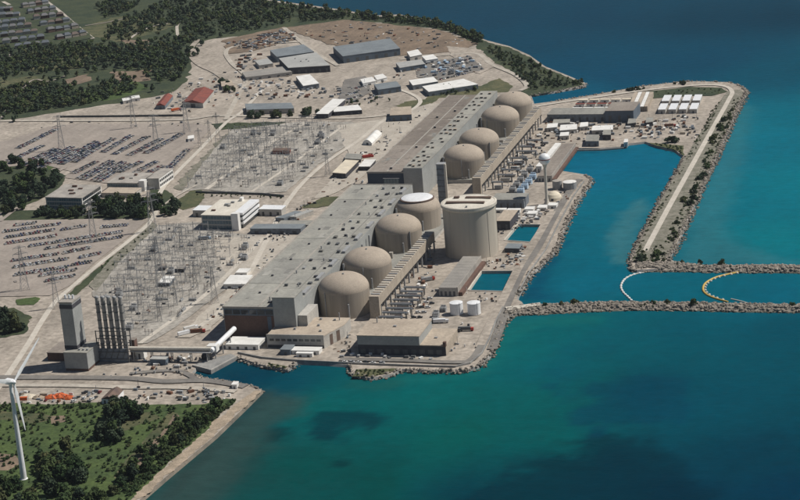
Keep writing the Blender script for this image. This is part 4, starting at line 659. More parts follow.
SH('small blue-grey shed under the pipe bridge', [(-128, -142), (-114, -142), (-114, -134), (-128, -134)], 5, 'cladb', 'palegrey', doors=1); SH('white cube hut right of the flue tower', [(-147, -129), (-139, -129), (-139, -122), (-147, -122)], 8, 'white', 'white', name='hut', cat='hut')
SH('brown narrow hut against the flue tower', [(-153, -124), (-148.5, -124), (-148.5, -118), (-153, -118)], 15, 'brick', 'roofbrn', name='hut', cat='hut', doors=0)
t = thing('dock', 'concrete dock platform at the head of the lake inlet', 'dock', (-75, -140, 0))
DK = [(-90.0,-144.0),(-69.3,-154.5),(-58.7,-120.7),(-66.5,-113.9),(-82.3,-129.3)]
MB().prism(DK, -5, .9).build('deck', 'quay', t)
for a in range(1, 3):
    p, q = DK[a - 1], DK[a]; d = Vector((q[0] - p[0], q[1] - p[1])); L_ = d.length; d.normalize(); nn = Vector((-d.y, d.x))
    MB().bar((p[0] + nn.x * .6, p[1] + nn.y * .6, 1.2), (q[0] + nn.x * .6, q[1] + nn.y * .6, 1.2), .8).build('kerb', 'lightwall', t)
transformer(*(-83.8,-125.3), 'dark machinery skid standing on the dock', 'dsteel', 1.1)
# ------------------------------------------------------------ offices
def glazed(t, a, b, h, storeys, glass='glass', z0=0, frame='whitep', n=12, mar=.03):
    """window bands with separate panes on the wall a->b"""
    sh = h / storeys
    for s_ in range(storeys):
        z = z0 + s_ * sh + sh * .16; zz = z0 + (s_ + 1) * sh - sh * .1
        for k in range(n):
            t0 = mar + (1 - 2 * mar) * k / n; t1 = mar + (1 - 2 * mar) * (k + .93) / n; face_box(a, b, t0, t1, z, zz, .09).build('window', glass, t)
def office(lab, pts, h, st, wall='lightwall', roof='rooftan', front='darkglass', side='darkglass', nf=12, ns=8, sidewall='white'):
    t = thing('office_building', lab, 'office', (*centre(pts), 0)); MB().prism(pts, 0, h).build('wall', wall, t); MB().prism(grow(pts, .4), h - .06, h + .7).build('roof', roof, t)
    face_box(pts[1], pts[2], .002, .998, .1, h - .2, .06).build('side_wall', sidewall, t)
    glazed(t, pts[0], pts[1], h, st, front, n=nf); 
    d = .06
    a, b = (pts[1][0] + d, pts[1][1]), (pts[2][0] + d, pts[2][1]); glazed(t, a, b, h, st, side, n=ns)
    r = random.Random(len(lab))
    for k in range(5): p = lerp(lerp(pts[0], pts[1], r.uniform(.2, .8)), lerp(pts[3], pts[2], r.uniform(.2, .8)), r.uniform(.25, .8)); vent(t, p[0], p[1], h + .6, r.uniform(2, 6), r.uniform(2, 4), r.uniform(1.2, 2.2), r.choice(['lightwall', 'steel', 'brick']), 'roof_unit')
    return t
office('three-storey office with blue glass front behind dark trees, left car park', [(-441, 326), (-396, 322), (-396, 374), (-441, 378)], 13, 3, front='glass', nf=14, ns=10, roof='concrete')
o2 = office('white-ended office with blue glass front between the two car parks', [(-400, 398), (-361, 396), (-361, 440), (-400, 442)], 9, 2, front='glass', nf=12, ns=8, roof='concrete')
MB().box(-360.8, -354, 396, 404, 0, 12).build('stair_tower', 'white', o2); MB().box(-353.9, -340, 405, 448, 0, 12).build('end_wing', 'lightwall', o2); MB().box(-354.2, -339.7, 404.7, 448.3, 11.9, 12.5).build('wing_roof', 'concrete', o2); MB().box(-339.98, -339.8, 405.5, 447, .2, 11.8).build('white_side', 'white', o2)
for k in range(2):
    for j in range(8): MB().box(-339.85, -339.68, 407 + j * 5, 410.8 + j * 5, 2.5 + k * 5, 5 + k * 5).build('window', 'darkglass', o2)
SH('low tan-roofed front wing before the white-ended office', [(-396, 372), (-356, 370), (-356, 392), (-396, 394)], 5, 'lightwall', 'rooftan', name='annex', cat='building', doors=3)
ad = office('tan-roofed administration building with white ribbon walls beside the switchyard', [(-230, 250), (-196, 248), (-196, 306), (-230, 308)], 15, 3, roof='capcream', front='glass', nf=10, ns=12)
MB().box(-195.8, -188.5, 245.5, 252, 0, 18).build('corner_tower', 'white', ad); 
for k in range(3): MB().box(-195.9, -186, 254, 305, 4.2 + k * 4.9, 6.6 + k * 4.9).build('white_band', 'whitep', ad)
MB().box(-195.85, -187, 254.4, 304.6, 0, 13.8).build('side_bay', 'darkglass', ad); MB().box(-196, -186.6, 253.6, 305.4, 16.5, 17.2)
MB().box(-206, -203, 300, 306, 15.6, 19).build('penthouse', 'white', ad)
SH('white flat wing left of the administration building', [(-258, 296), (-231, 294), (-231, 312), (-258, 314)], 7, 'lightwall', 'whitep', name='office_wing', cat='building', doors=3, dm='darkglass'); SH('white flat wing right of the administration building', [(-185, 300), (-160, 298), (-160, 313), (-185, 315)], 7, 'lightwall', 'whitep', name='office_wing', cat='building', doors=3, dm='darkglass')
SH('long dark low building left of the grey hall roof', [(-172, 234), (-118, 234), (-118, 250), (-172, 250)], 5.5, 'bluesteel', 'blueroof', name='workshop', cat='building', doors=4); SH('low dark annex adjoining the long dark building', [(-150, 252), (-112, 252), (-112, 268), (-150, 268)], 4, 'bluesteel', 'roofgrey2', name='workshop', cat='building', doors=0)
SH('blue-roofed lean-to beside the administration building', [(-160, 278), (-150, 276), (-138, 300), (-147, 303)], 4, 'bluesteel', 'blueroof', doors=1); SH('second blue-roofed lean-to nearer the site road', [(-146, 282), (-138, 281), (-127, 304), (-135, 306)], 4, 'lightwall', 'palegrey', doors=1)
SH('white flat shed left of the hall near the switchyard', [(-136.2,58.5), (-114.8,59.2), (-117.3,85.9), (-139.0,85.3)], 4.5, 'white', 'white', doors=2); SH('smaller white shed behind the white flat shed', [(-138.4,97.4), (-127.5,97.7), (-127.8,110.0), (-138.8,109.7)], 3.2, 'white', 'white'); SH('white-roofed control hut in the near switchyard', [(-202.8,62.4), (-191.8,62.7), (-194.4,82.2), (-205.5,81.9)], 4, 'bluesteel', 'white', name='control_hut', cat='hut', doors=2); SH('dark relay hut in the near switchyard', [(-202.4,105.1), (-194.3,105.3), (-197.0,117.7), (-205.2,117.5)], 4, 'darkwall', 'concrete', name='relay_hut', cat='hut'); SH('smaller dark relay hut left in the near switchyard', [(-221.3,110.8), (-216.1,111.0), (-217.8,120.4), (-223.0,120.3)], 4, 'darkwall', 'roofbrn', name='relay_hut', cat='hut'); SH('long dark red hut in the far switchyard', [(-257.2,554.3), (-235.9,553.6), (-239.3,567.6), (-260.7,568.4)], 4, 'redroof', 'brownroof', name='relay_hut', cat='hut')
SH('white arched tent shed left of the far hall', [(-158.8,595.0), (-146.2,589.8), (-147.6,637.7), (-160.4,643.2)], 7, 'white', 'white', 'arch', name='tent_shed', doors=1); SH('cream long shed left of the far hall', [(-150.5,448.0), (-134.0,443.5), (-135.4,499.0), (-152.2,503.8)], 6, 'darkwall', 'cream', name='shed', doors=2); SH('white flat shed between cream shed and far hall', [(-128.9,477.2), (-116.0,476.9), (-117.7,507.2), (-130.8,507.6)], 5, 'darkwall', 'white'); SH('dark low shed behind the cream long shed', [(-157.5,517.2), (-136.9,512.2), (-142.3,534.6), (-161.9,539.7)], 4, 'darkwall', 'roofgrey2', doors=2)
# ------------------------------------------------------------ warehouses in the far yard
def W(lab, px, h, wall, roof, **k): return SH(lab, px, h, wall, roof, name='warehouse', cat='warehouse', **k)
W('large white-roofed warehouse in the far works yard', [(-385.1,999.0),(-327.7,1009.7),(-377.7,1102.5),(-421.7,1065.9)], 9, 'darkwall', 'palegrey', doors=6, vents=4); W('grey-roofed warehouse behind the large white-roofed one', [(-430.2,1081.7),(-384.1,1112.8),(-419.0,1168.8),(-457.4,1130.1)], 8, 'cladb', 'blueroof', doors=2); W('long low grey-roofed shed left of the white warehouse', [(-434.8,960.8),(-377.5,990.6),(-402.1,1028.8),(-452.8,994.4)], 5, 'lightwall', 'ribroof', doors=5); W('square white-roofed shed below the large warehouse', [(-330.2,895.0),(-312.0,908.6),(-343.5,967.1),(-360.2,955.9)], 6, 'bluesteel', 'white', doors=2); W('small pale shed left of the grey-roofed warehouse', [(-443.2,1039.5),(-426.1,1051.2),(-446.0,1087.2),(-460.5,1071.6)], 5, 'lightwall', 'palegrey', doors=1)
W('big blue-grey roofed warehouse at the far shore yard', [(-325.3,1064.6),(-254.4,1111.7),(-290.4,1187.3),(-361.8,1134.5)], 10, 'cladb', 'blueroof', doors=6); W('small white shed in front of the far yard containers', [(-251.6,912.4),(-237.5,926.3),(-250.5,952.0),(-262.5,937.7)], 4, 'white', 'white'); W('second small white shed right of its twin', [(-237.8,932.5),(-227.9,947.0),(-240.0,969.8),(-249.4,958.2)], 4, 'white', 'white'); W('blue-grey shed at the yard crossroads', [(-214.8,857.7),(-188.7,876.1),(-204.0,907.1),(-229.9,891.3)], 7, 'cladb', 'blueroof', doors=3); W('long grey shed below the earth field', [(-223.3,997.2),(-193.8,1020.0),(-207.6,1050.9),(-238.4,1031.0)], 6, 'cladb', 'palegrey', doors=3); W('white shed at the corner of the earth field', [(-228.6,1069.8),(-215.2,1085.2),(-230.6,1121.2),(-242.6,1105.3)], 6, 'lightwall', 'white'); W('small white shed right of the earth-field shed', [(-199.8,1048.2),(-185.5,1059.9),(-200.0,1088.3),(-212.9,1076.2)], 5, 'white', 'white'); W('white long shed above the far hall', [(-174.9,885.3),(-146.4,906.7),(-160.5,935.1),(-188.7,916.3)], 6, 'bluesteel', 'white', doors=3); W('longest white shed, nearest the far hall end', [(-142.7,844.9),(-86.8,883.9),(-115.4,919.0),(-160.1,878.2)], 6, 'bluesteel', 'white', doors=6)
W('long grey roofed block behind the yard trees', [(-361.8,759.4),(-299.6,763.7),(-314.1,795.1),(-376.7,793.7)], 6, 'lightwall', 'blueroof', doors=5); W('white diagonal shed near the far switchyard', [(-259.9,731.5),(-243.8,730.5),(-245.6,809.9),(-263.1,814.0)], 6, 'darkwall', 'white', doors=2); W('white low shed right of the diagonal shed', [(-240.5,745.1),(-206.3,753.7),(-219.8,781.8),(-249.6,770.1)], 5, 'darkwall', 'white', doors=4); W('tan-roofed block with blue front near the far hall', [(-156.9,709.1),(-130.5,712.7),(-142.7,755.8),(-166.9,749.4)], 8, 'cladb', 'rooftan', doors=3)
W('barn with red-brown roof near the woodland', [(-469.0,808.5),(-437.9,800.7),(-451.1,877.3),(-482.6,891.8)], 10, 'lightwall', 'redroof', kind='gable', doors=1); W('small barn with dark red roof left of the big barn', [(-503.2,797.9),(-490.1,797.0),(-502.0,855.7),(-516.4,862.7)], 8, 'bluesteel', 'redroof', kind='gable', doors=1); W('white shed along the woodland edge', [(-557.1,844.9),(-547.6,850.2),(-555.5,865.6),(-565.0,860.3)], 4, 'white', 'white'); W('pale shed left along the woodland edge', [(-564.2,830.8),(-556.1,839.0),(-563.9,854.3),(-572.1,846.0)], 4, 'lightwall', 'white'); W('tan shed right of the big barn', [(-450.2,905.7),(-434.6,910.6),(-449.1,942.6),(-463.4,937.6)], 5, 'lightwall', 'rooftan'); W('small white shed near the site gate', [(-388.0,617.0),(-381.9,621.7),(-387.7,636.8),(-393.8,632.1)], 4, 'white', 'white')
# the far spit beyond the basin
SH('long low grey building on the far spit', [(42, 697), (113, 695), (114, 728), (43, 730)], 9, 'bluesteel', 'roofgrey2', name='warehouse', cat='warehouse', doors=8); SH('taller blue-fronted building on the far spit', [(113.5, 690), (147, 690), (148, 735), (114.5, 735)], 14, 'cladb', 'roofbrn', name='warehouse', cat='warehouse', doors=3)
for k in range(5): SH(names[k] + ' pale ribbed bay of the tan storage row on the far spit', [(132 + k * 4.8, 744), (136 + k * 4.8, 744), (136 + k * 4.8 - 4, 822), (132 + k * 4.8 - 4, 822)], 6, 'tanwall', 'white' if k % 2 else 'rooftan', name='storage_bay', cat='storage', doors=1)
for r_ in range(3):
    for k in range(5):
        x, y = 62 + k * 13.5, 752 + r_ * 22; SH(f'{names[k]} {["white", "red-brown", "pale"][r_]} trailer from the left, {names[r_]} row behind the long grey spit building', [(x, y), (x + 11, y - .5), (x + 11, y + 4.5), (x, y + 5)], 3.2, 'white', ['white', 'redroof', 'cream'][r_], name='trailer', cat='trailer')
for c_ in range(4):
    for r_ in range(2):
        x = 170 + c_ * 12.5 - r_ * 2; y = 731 + r_ * 45; SH(f'white storage module, {names[c_]} from left, {names[r_]} row of the far spit grid', [(x, y), (x + 8.6, y), (x + 7.6, y + 31), (x - 1, y + 31)], 5, 'lightwall', 'whitep', name='storage_module', cat='storage', doors=1, group='white storage modules on the far spit')
B_ = [('white shed nearest the far duct end', '547,132 557,131 558,127 548,128'), ('white long shed in the cluster beyond the duct', '560,134.5 577,133 577,128 561,129'), ('white hall behind the basin wall', '592,134.5 613,133.5 613,129 593,130'), ('white hut above the white-roofed gallery', '560,140 569,139.5 569,136 561,136.5'), ('small white hut right of the shed cluster', '580,131 588,130 588,126 581,126.5')]
for lab, p in [(B_[0][0], [(51.3,647.7),(62.4,652.0),(59.8,671.6),(48.6,667.2)]), (B_[1][0], [(69.3,634.9),(88.2,641.1),(83.7,665.4),(65.3,661.5)]), (B_[2][0], [(107.3,633.1),(131.3,636.7),(127.6,658.4),(104.7,654.7)]), (B_[3][0], [(74.4,608.7),(84.5,610.6),(81.4,627.2),(72.3,625.2)]), (B_[4][0], [(90.0,650.6),(98.7,655.0),(95.2,674.6),(87.2,672.6)])]: SH(lab, p, 4.5, 'lightwall', 'white', doors=2)
SH('grey block on the basin wall', [(110.3,577.4),(125.3,576.8),(120.1,606.7),(106.1,607.4)], 6, 'bluesteel', 'roofgrey2', doors=2); SH('small dark block behind the white hall', [(124.8,606.5),(134.1,606.1),(130.1,629.7),(121.9,630.0)], 6, 'darkwall', 'roofgrey', doors=1); SH('grey flat shed above the shed cluster', [(53.7,671.9),(73.4,675.7),(70.1,693.2),(51.0,691.8)], 4, 'steel', 'roofgrey', doors=2); SH('white pump hut on the basin wall corner', [(154.3,573.4),(158.5,575.5),(156.4,589.2),(152.9,589.3)], 5, 'white', 'white', name='hut', cat='hut')
SH('dark shed on the far spit yard', [(144.6,662.3),(153.4,666.7),(150.3,686.4),(141.9,686.8)], 5, 'darkwall', 'roofgrey2'); SH('second dark shed on the far spit yard', [(165.2,666.1),(172.7,670.5),(169.8,690.2),(162.6,690.6)], 5, 'darkwall', 'roofgrey2')
SH('dark-roofed cottage with white end beside the orange yard', [(-133.3,-230.9),(-121.5,-232.2),(-122.9,-210.6),(-134.0,-209.1)], 7, 'whitep', 'brownroof', 'gable', name='cottage', cat='cottage', doors=2)
SH('white cabin near the tip of the lower beach', [(-37.4,-191.7),(-33.3,-191.4),(-34.0,-184.8),(-38.1,-185.1)], 3.5, 'white', 'white', name='cabin', cat='hut')

def ordw(i): return (names + ['eleventh', 'twelfth', 'thirteenth', 'fourteenth', 'fifteenth', 'sixteenth', 'seventeenth', 'eighteenth', 'nineteenth', 'twentieth'])[i] if i < 20 else f'{i + 1}th'

# ------------------------------------------------------------ wind turbine on the near meadow
def wind_turbine():
    x, y = (-130.6,-378.6); t = thing('wind_turbine', 'white three-bladed wind turbine standing in the near meadow', 'wind turbine', (x, y, 0))
    MB().lathe(x, y, [(2.9, 0), (2.9, .4), (2.3, .6), (1.25, 74)], 28).build('tower', 'whitep', t, True)
    psi = R(16.7 - 58); e1 = Vector((math.cos(-psi + R(0)), math.sin(-psi), 0)); e1 = Vector((math.cos(R(16.7 + 56)), math.sin(R(16.7 + 56)), 0)); ax = Vector((e1.y, -e1.x, 0)); hub = Vector((x, y, 75.6)) + ax * 3.6
    mb = MB(); c = Vector((x, y, 75.6)); s_ = e1 * 1.7
    prof = [(-4.5, .7), (-3.6, 1), (2, 1), (3, .8)]
    vs = [c + ax * a + s_ * k * i + Vector((0, 0, 1.8 * k * j)) for a, k in prof for i, j in ((-1, -1), (1, -1), (1, 1), (-1, 1))]
    mb.add(vs, [(4 * i + j, 4 * i + 4 + j, 4 * i + 4 + (j + 1) % 4, 4 * i + (j + 1) % 4) for i in range(3) for j in range(4)] + [(0, 1, 2, 3), (15, 14, 13, 12)]); mb.build('nacelle', 'whitep', t)
    h = MB().tube(hub - ax * 1.2, hub + ax * .6, 1.6, 1.5, 20); h.tube(hub + ax * .6, hub + ax * 2.2, 1.5, .3, 20); h.build('hub', 'whitep', t, True)
    for th in (-83, 37, 157):
        d = e1 * math.cos(R(th)) + Vector((0, 0, 1)) * math.sin(R(th)); q = ax.cross(d).normalized(); b = MB(); rows = [(0, 1.5, 1.5), (4, 1.7, 1.2), (9, 3.2, .7), (18, 2.5, .45), (28, 1.8, .3), (36, 1.1, .18), (39, .35, .1)]
        vs = [hub + d * r + q * i * cw / 2 + ax * j * tk / 2 for r, cw, tk in rows for i, j in ((-1, -.6), (0, -1), (1, -.2), (1, .2), (0, 1), (-1, .6))]
        b.add(vs, [(6 * i + j, 6 * i + (j + 1) % 6, 6 * i + 6 + (j + 1) % 6, 6 * i + 6 + j) for i in range(6) for j in range(6)] + [tuple(range(5, -1, -1)), tuple(range(36, 42))]); b.build('blade', 'whitep', t, True)
wind_turbine()

# ------------------------------------------------------------ rocks and breakwaters
ICO = []
def rock_into(mb, p, s_, r):
    if not ICO:
        bm = bmesh.new(); bmesh.ops.create_icosphere(bm, subdivisions=1, radius=1); ICO.append(([v.co.copy() for v in bm.verts], [tuple(v.index for v in f.verts) for f in bm.faces])); bm.free()
    vs, fs = ICO[0]; sx, sy, sz = (s_ * r.uniform(.7, 1.3) for _ in range(3)); a = r.uniform(0, 6.3); ca, sa = math.cos(a), math.sin(a); o = []
    for v in vs:
        k = r.uniform(.72, 1.15); x, y = v.x * sx * k, v.y * sy * k; o.append((p[0] + x * ca - y * sa, p[1] + x * sa + y * ca, p[2] + v.z * sz * k * .75))
    mb.add(o, fs)
def along(pts, step):
    for i in range(len(pts) - 1):
        a, b = Vector(pts[i][:2]), Vector(pts[i + 1][:2]); d = b - a; n = max(1, int(d.length / step)); nn = Vector((d.y, -d.x)).normalized()
        for k in range(n): yield a + d * (k / n), nn
def revetment(lab, pts, wd, side, dens=1.0, seed=1, size=(.6, 1.5), name='rock_revetment', top=0.4):
    r = random.Random(seed); mb = MB()
    for p, nn in along(pts, 1.5 / dens):
        for k in range(max(2, int(wd / 1.7))):
            o = r.uniform(-.35, .75) * wd; z = top + .4 - max(0, o + .15 * wd) / wd * 4.6
            rock_into(mb, (p.x + nn.x * o * side + r.uniform(-1.2, 1.2), p.y + nn.y * o * side + r.uniform(-1.2, 1.2), max(z, -3.2)), size[0] * .8 + (size[1] * 1.25 - size[0] * .8) * r.random() ** 2.2, r)
    o = mb.build(name, 'rock'); return tag(o, lab, 'rocks', kind='stuff')
def breakwater(lab, up, dn, seed, z=1.3):
    """a mound between two shorelines, covered in armour stone"""
    t = thing('breakwater', lab, 'breakwater', (*lerp(up[0], dn[0], .5), 0)); n = len(up); mb = MB(); r = random.Random(seed); pr = ((-.12, -5), (0, WZ), (.3, z), (.7, z), (1, WZ), (1.12, -5))
    mb.add([(*lerp(dn[i], up[i], a), zz) for i in range(n) for a, zz in pr], [(6 * i + j, 6 * i + 6 + j, 6 * i + 7 + j, 6 * i + 1 + j) for i in range(n - 1) for j in range(5)] + [(0, 1, 2, 3, 4, 5), tuple(range(6 * n - 1, 6 * n - 7, -1))])
    mb.build('core', 'rock', t); st = MB()
    for i in range(n - 1):
        L_ = math.dist(lerp(up[i], dn[i], .5), lerp(up[i + 1], dn[i + 1], .5)); w_ = math.dist(up[i], dn[i])
        for k in range(int(L_ * w_ * .42)):
            a, b = r.random(), r.uniform(-.06, 1.06); p = lerp(lerp(dn[i], up[i], b), lerp(dn[i + 1], up[i + 1], b), a); zz = np.interp(b, [q[0] for q in pr], [q[1] for q in pr])
            rock_into(st, (*p, float(zz) + .1), .5 + 1.7 * r.random() ** 2.2, r)
    tag(st.build('armour_stone', 'rock', t), kind='stuff'); return t
breakwater('lower stone breakwater reaching right from the station corner', [(140.9,12.6),(154.9,26.5),(172.9,29.9),(202.9,34.8),(228.9,37.3),(255.1,37.2),(306.8,37.0),(340.9,36.7),(391.3,35.4),(473.5,29.5)], [(145.6,-8.3),(156.7,1.3),(177.9,5.0),(207.2,11.5),(232.5,15.6),(258.0,18.5),(309.1,19.2),(343.0,17.1),(392.7,17.8),(474.1,13.0)], 1)
breakwater('upper stone breakwater reaching right from the causeway tip', [(237.4,151.9),(262.0,153.9),(284.1,145.6),(299.9,143.0),(329.5,143.1),(360.5,145.5),(382.8,143.1),(470.0,134.9)], [(236.1,125.0),(264.2,125.6),(286.7,126.2),(302.0,125.1),(331.5,124.4),(362.3,125.1),(384.3,124.2),(470.6,116.5)], 2)
t = thing('quay_slab', 'pale concrete slab capping the root of lower breakwater', 'slab', (159.7,20.8)); MB().prism([(141.4,11.6),(169.7,24.8),(171.9,18.1),(145.8,3.8)], .3, 2.1).build('slab', 'vbt', t)
revetment('grey riprap bank around the near corner of the station', [(87.9,-139.7),(117.2,-140.2),(141.6,-138.8),(150.1,-129.2),(154.1,-103.5),(151.4,-65.3),(146.8,-25.4),(148.3,-4.6)], 6, 1, seed=3)
revetment('riprap bank along the lake side of the station road', [(144.4,50.6),(143.1,113.7),(147.2,134.7),(152.5,184.4),(145.8,270.3),(141.9,356.4),(142.7,433.6),(132.2,456.0)], 6, 1, seed=4)
revetment('riprap along the outer side of the causeway', [(266.8,152.4),(261.0,161.4),(264.1,192.4),(263.1,322.8),(262.7,447.1),(263.2,559.8),(262.6,674.7),(262.1,764.4),(263.4,844.1),(254.3,872.5)], 7, 1, seed=5); revetment('riprap along the basin side of the causeway', [(227.7,528.6),(227.9,455.9),(225.9,359.4),(226.0,270.6),(226.5,191.8),(227.3,157.7),(232.5,130.7),(238.9,124.9)], 6, 1, seed=6); revetment('riprap along the north edge of the far spit', [(254.3,872.5),(236.7,896.6),(197.8,905.6),(178.6,907.2),(121.2,880.4),(80.0,844.2),(23.8,804.3)], 4, 1, seed=7); revetment('rocks around the small green point on the near quay', [(43.3,-131.9),(51.1,-152.2),(68.5,-160.1),(84.1,-150.1),(89.5,-139.6)], 5, 1, seed=8); revetment('rocks along the bank beside the dock', [(-60.9,-117.7),(-35.6,-134.2),(-5.3,-146.4),(-3.3,-128.8)], 5, 1, seed=9); revetment('rocks along the inlet shore behind the lower beach', [(-12.1,-191.9),(-25.8,-181.7),(-47.4,-174.1),(-69.4,-168.7),(-84.8,-158.1)], 3.5, 1, seed=10); revetment('rocks along the channel below the green headland', [(-8.3,842.4),(20.0,862.8),(51.5,888.9),(50.9,906.3)], 3, 1, seed=11)
def seawall(lab, pts, h=1.6, th=.9, m='quay', name='seawall', cat='wall', post=0):
    t = thing(name, lab, cat, (pts[0][0], pts[0][1], 0)); 
    for i in range(len(pts) - 1):
        a, b = Vector(pts[i]), Vector(pts[i + 1]); d = b - a; n = max(1, int(d.length / 24)); u_ = d.normalized(); nn = Vector((-u_.y, u_.x)) * th / 2
        for k in range(n):
            p, q = a + d * (k / n) + u_ * .06, a + d * ((k + 1) / n) - u_ * .06; MB().prism([tuple(p + nn), tuple(q + nn), tuple(q - nn), tuple(p - nn)], -.5, h).build('wall_panel', m, t)
    return t
seawall('grey concrete seawall along the near quay', [(-61.5,-110.8),(-36.4,-121.5),(-3.1,-126.7),(42.8,-130.0),(85.9,-132.2),(132.0,-132.9),(142.4,-124.3),(146.8,-100.7),(144.8,-62.2),(140.8,-22.1),(138.8,14.7)]); seawall('grey parapet wall along the lakeside station road', [(143.6,58.7),(141.6,116.5),(143.0,184.2),(138.4,277.3),(134.9,371.7),(135.5,426.1)]); seawall('pale wall along the head of the blue basin', [(101.2,475.7),(100.3,557.6),(129.6,558.7),(155.4,566.7)], 1.4, 1.2, 'concrete'); seawall('dark boundary fence along the far road', [(-624.0,758.8),(-566.0,757.1),(-509.0,756.0),(-449.0,755.7)], 2.6, .5, 'dsteel', 'fence', 'fence'); seawall('green hedge-high fence behind the near switchyard', [(-290.4,388.5),(-248.9,384.0),(-210.2,379.5),(-182.2,371.3)], 2.4, 1.2, 'dsteel', 'fence', 'fence')
def boom(lab, pts, r_, m, floats, fm, fr, name='floating_boom'):
    pts = smooth_line(pts, 8); t = thing(name, lab, 'boom', (*pts[0], WZ)); mb = MB()
    for i in range(len(pts) - 1): mb.tube((*pts[i], WZ + .25), (*pts[i + 1], WZ + .25), r_, n=8)
    mb.build('boom_line', m, t); acc = 0
    for i in range(len(pts) - 1):
        acc += math.dist(pts[i], pts[i + 1])
        if acc > floats:
            acc = 0; d = Vector((pts[i + 1][0] - pts[i][0], pts[i + 1][1] - pts[i][1])).normalized(); n_ = Vector((-d.y, d.x)); p = Vector(pts[i]) + n_ * fr
            MB().lathe(p.x, p.y, [(.3, WZ - .5), (1.2, WZ - .2), (1.3, WZ + .6), (.8, WZ + 1.2), (.2, WZ + 1.3)], 8).build('float', fm, t)
boom('pale curved floating boom across the channel mouth', [(245.4,123.7),(237.2,117.6),(231.2,104.4),(230.8,84.4),(235.3,67.7),(241.9,54.1),(247.1,43.4)], .75, 'boom', 5, 'whitep', 0); boom('yellow curved floating boom with grey floats between the breakwaters', [(332.1,127.3),(323.0,121.3),(311.8,110.9),(304.8,95.0),(304.3,78.2),(308.6,64.6),(316.8,54.0),(329.9,43.7)], 1.0, 'yellow', 6, 'boom', 1.8)
t = thing('floating_boom', 'short pale boom lying off the lower breakwater', 'boom', (*(336.8,43.4), WZ)); mb = MB(); P0 = [(331.6,51.8),(339.8,46.7),(350.9,37.8)]; [mb.tube((*P0[i], WZ + .2), (*P0[i + 1], WZ + .2), .7, n=8) for i in range(2)]; mb.build('boom_line', 'boom', t)

# ------------------------------------------------------------ vegetation
def crown_mesh(name, seed, h, w_, m, blobs=16, per=46, leaf=.95, base=.16):
    r = random.Random(seed); mb = MB()
    for b in range(blobs):
        a = r.uniform(0, 6.28); q = r.random() ** .6; zz = r.uniform(base, .92); rad = w_ / 2 * (1 - abs(zz - .45) * 1.05) * q; c = Vector((rad * math.cos(a), rad * math.sin(a), h * zz)); br = w_ * r.uniform(.15, .25)
        rock_into(mb, tuple(c), br * .85, r)
        for k in range(per):
            d = Vector((r.gauss(0, 1), r.gauss(0, 1), r.gauss(.25, 1))).normalized(); p = c + d * br * r.uniform(.75, 1.2); n_ = (d + Vector((r.gauss(0, .5), r.gauss(0, .5), r.gauss(0, .5)))).normalized()
            x = n_.orthogonal().normalized(); y = n_.cross(x); s_ = leaf * r.uniform(.5, 1.1); a2 = r.uniform(0, 6.28); x, y = x * math.cos(a2) + y * math.sin(a2), y * math.cos(a2) - x * math.sin(a2)
            mb.add([p - x * s_ - y * s_ * .5, p + x * s_ * .8 - y * s_ * .6, p + x * s_ + y * s_ * .5, p - x * s_ * .6 + y * s_ * .7], [(0, 1, 2, 3)])
    return mb.mesh(name, m)
def trunk_mesh(h):
    mb = MB(); mb.tube((0, 0, -.2), (.1, 0, h * .4), .34, .22, 7); mb.tube((.1, 0, h * .4), (0, .1, h * .75), .22, .08, 7)
    for a in (.3, 2.2, 4.1): mb.tube((.05, 0, h * .32), (math.cos(a) * h * .2, math.sin(a) * h * .2, h * .6), .15, .05, 5)
    return mb.mesh('trunk', 'bark')
CR = {}
for k, m in (('d', 'leafd'), ('m', 'leafm'), ('o', 'leafo')): CR[k] = [(crown_mesh('crown', 10 + i + ord(k), 10, 8.4 + i * .7, m), trunk_mesh(10)) for i in range(3)]
BU = [crown_mesh('bush', 70 + i, 3.2, 5.4, ('leafm', 'leafo', 'leafd')[i], 9, 40, .6, .1) for i in range(3)]
placed = []
def tree(p, k, s_, lab, group, r, name='tree', cat='tree'):
    k = r.choices(['d', 'm', 'o'], (6, 3, 1) if k == 'd' else (2, 6, 2))[0]; lab = {'d': 'dark ', 'm': 'mid-green ', 'o': 'olive '}[k] + lab
    t = thing(name, lab, cat, (p[0], p[1], 0), group); t.scale = (s_ * r.uniform(.85, 1.15), s_ * r.uniform(.85, 1.15), s_ * r.uniform(.85, 1.2)); t.rotation_euler = (0, 0, r.uniform(0, 6.28)); cm, tm = r.choice(CR[k])
    for nm, me in (('crown', cm), ('trunk', tm)):
        o = bpy.data.objects.new(nm, me); COL.objects.link(o); o.parent = t
    return t
def bush(p, s_, lab, group, r, k=None):
    o = bpy.data.objects.new('bush', BU[r.randrange(3) if k is None else k]); COL.objects.link(o); o.location = (p[0], p[1], 0); o.scale = (s_, s_ * r.uniform(.8, 1.2), s_ * r.uniform(.7, 1.1)); o.rotation_euler = (0, 0, r.uniform(0, 6.3)); return tag(o, lab, 'bush', group)
def scatter(poly, n, r, dmin, pts=None):
    xs = [p[0] for p in poly]; ys = [p[1] for p in poly]; pts = pts if pts is not None else []; tries = 0; k = 0
    out = []
    while k < n and tries < n * 60:
        tries += 1; p = (r.uniform(min(xs), max(xs)), r.uniform(min(ys), max(ys)))
        if inside(p, poly) and all((p[0] - q[0]) ** 2 + (p[1] - q[1]) ** 2 > dmin * dmin for q in pts): pts.append(p); out.append(p); k += 1
    return out
rt_ = random.Random(21)
def from_left(ps):
    """order things as one reads the view, left to right"""
    f = lambda p: (Vector((p[0], p[1], 0)) - cam.location); return sorted(ps, key=lambda p: f(p).dot(rt) / f(p).dot(fw))
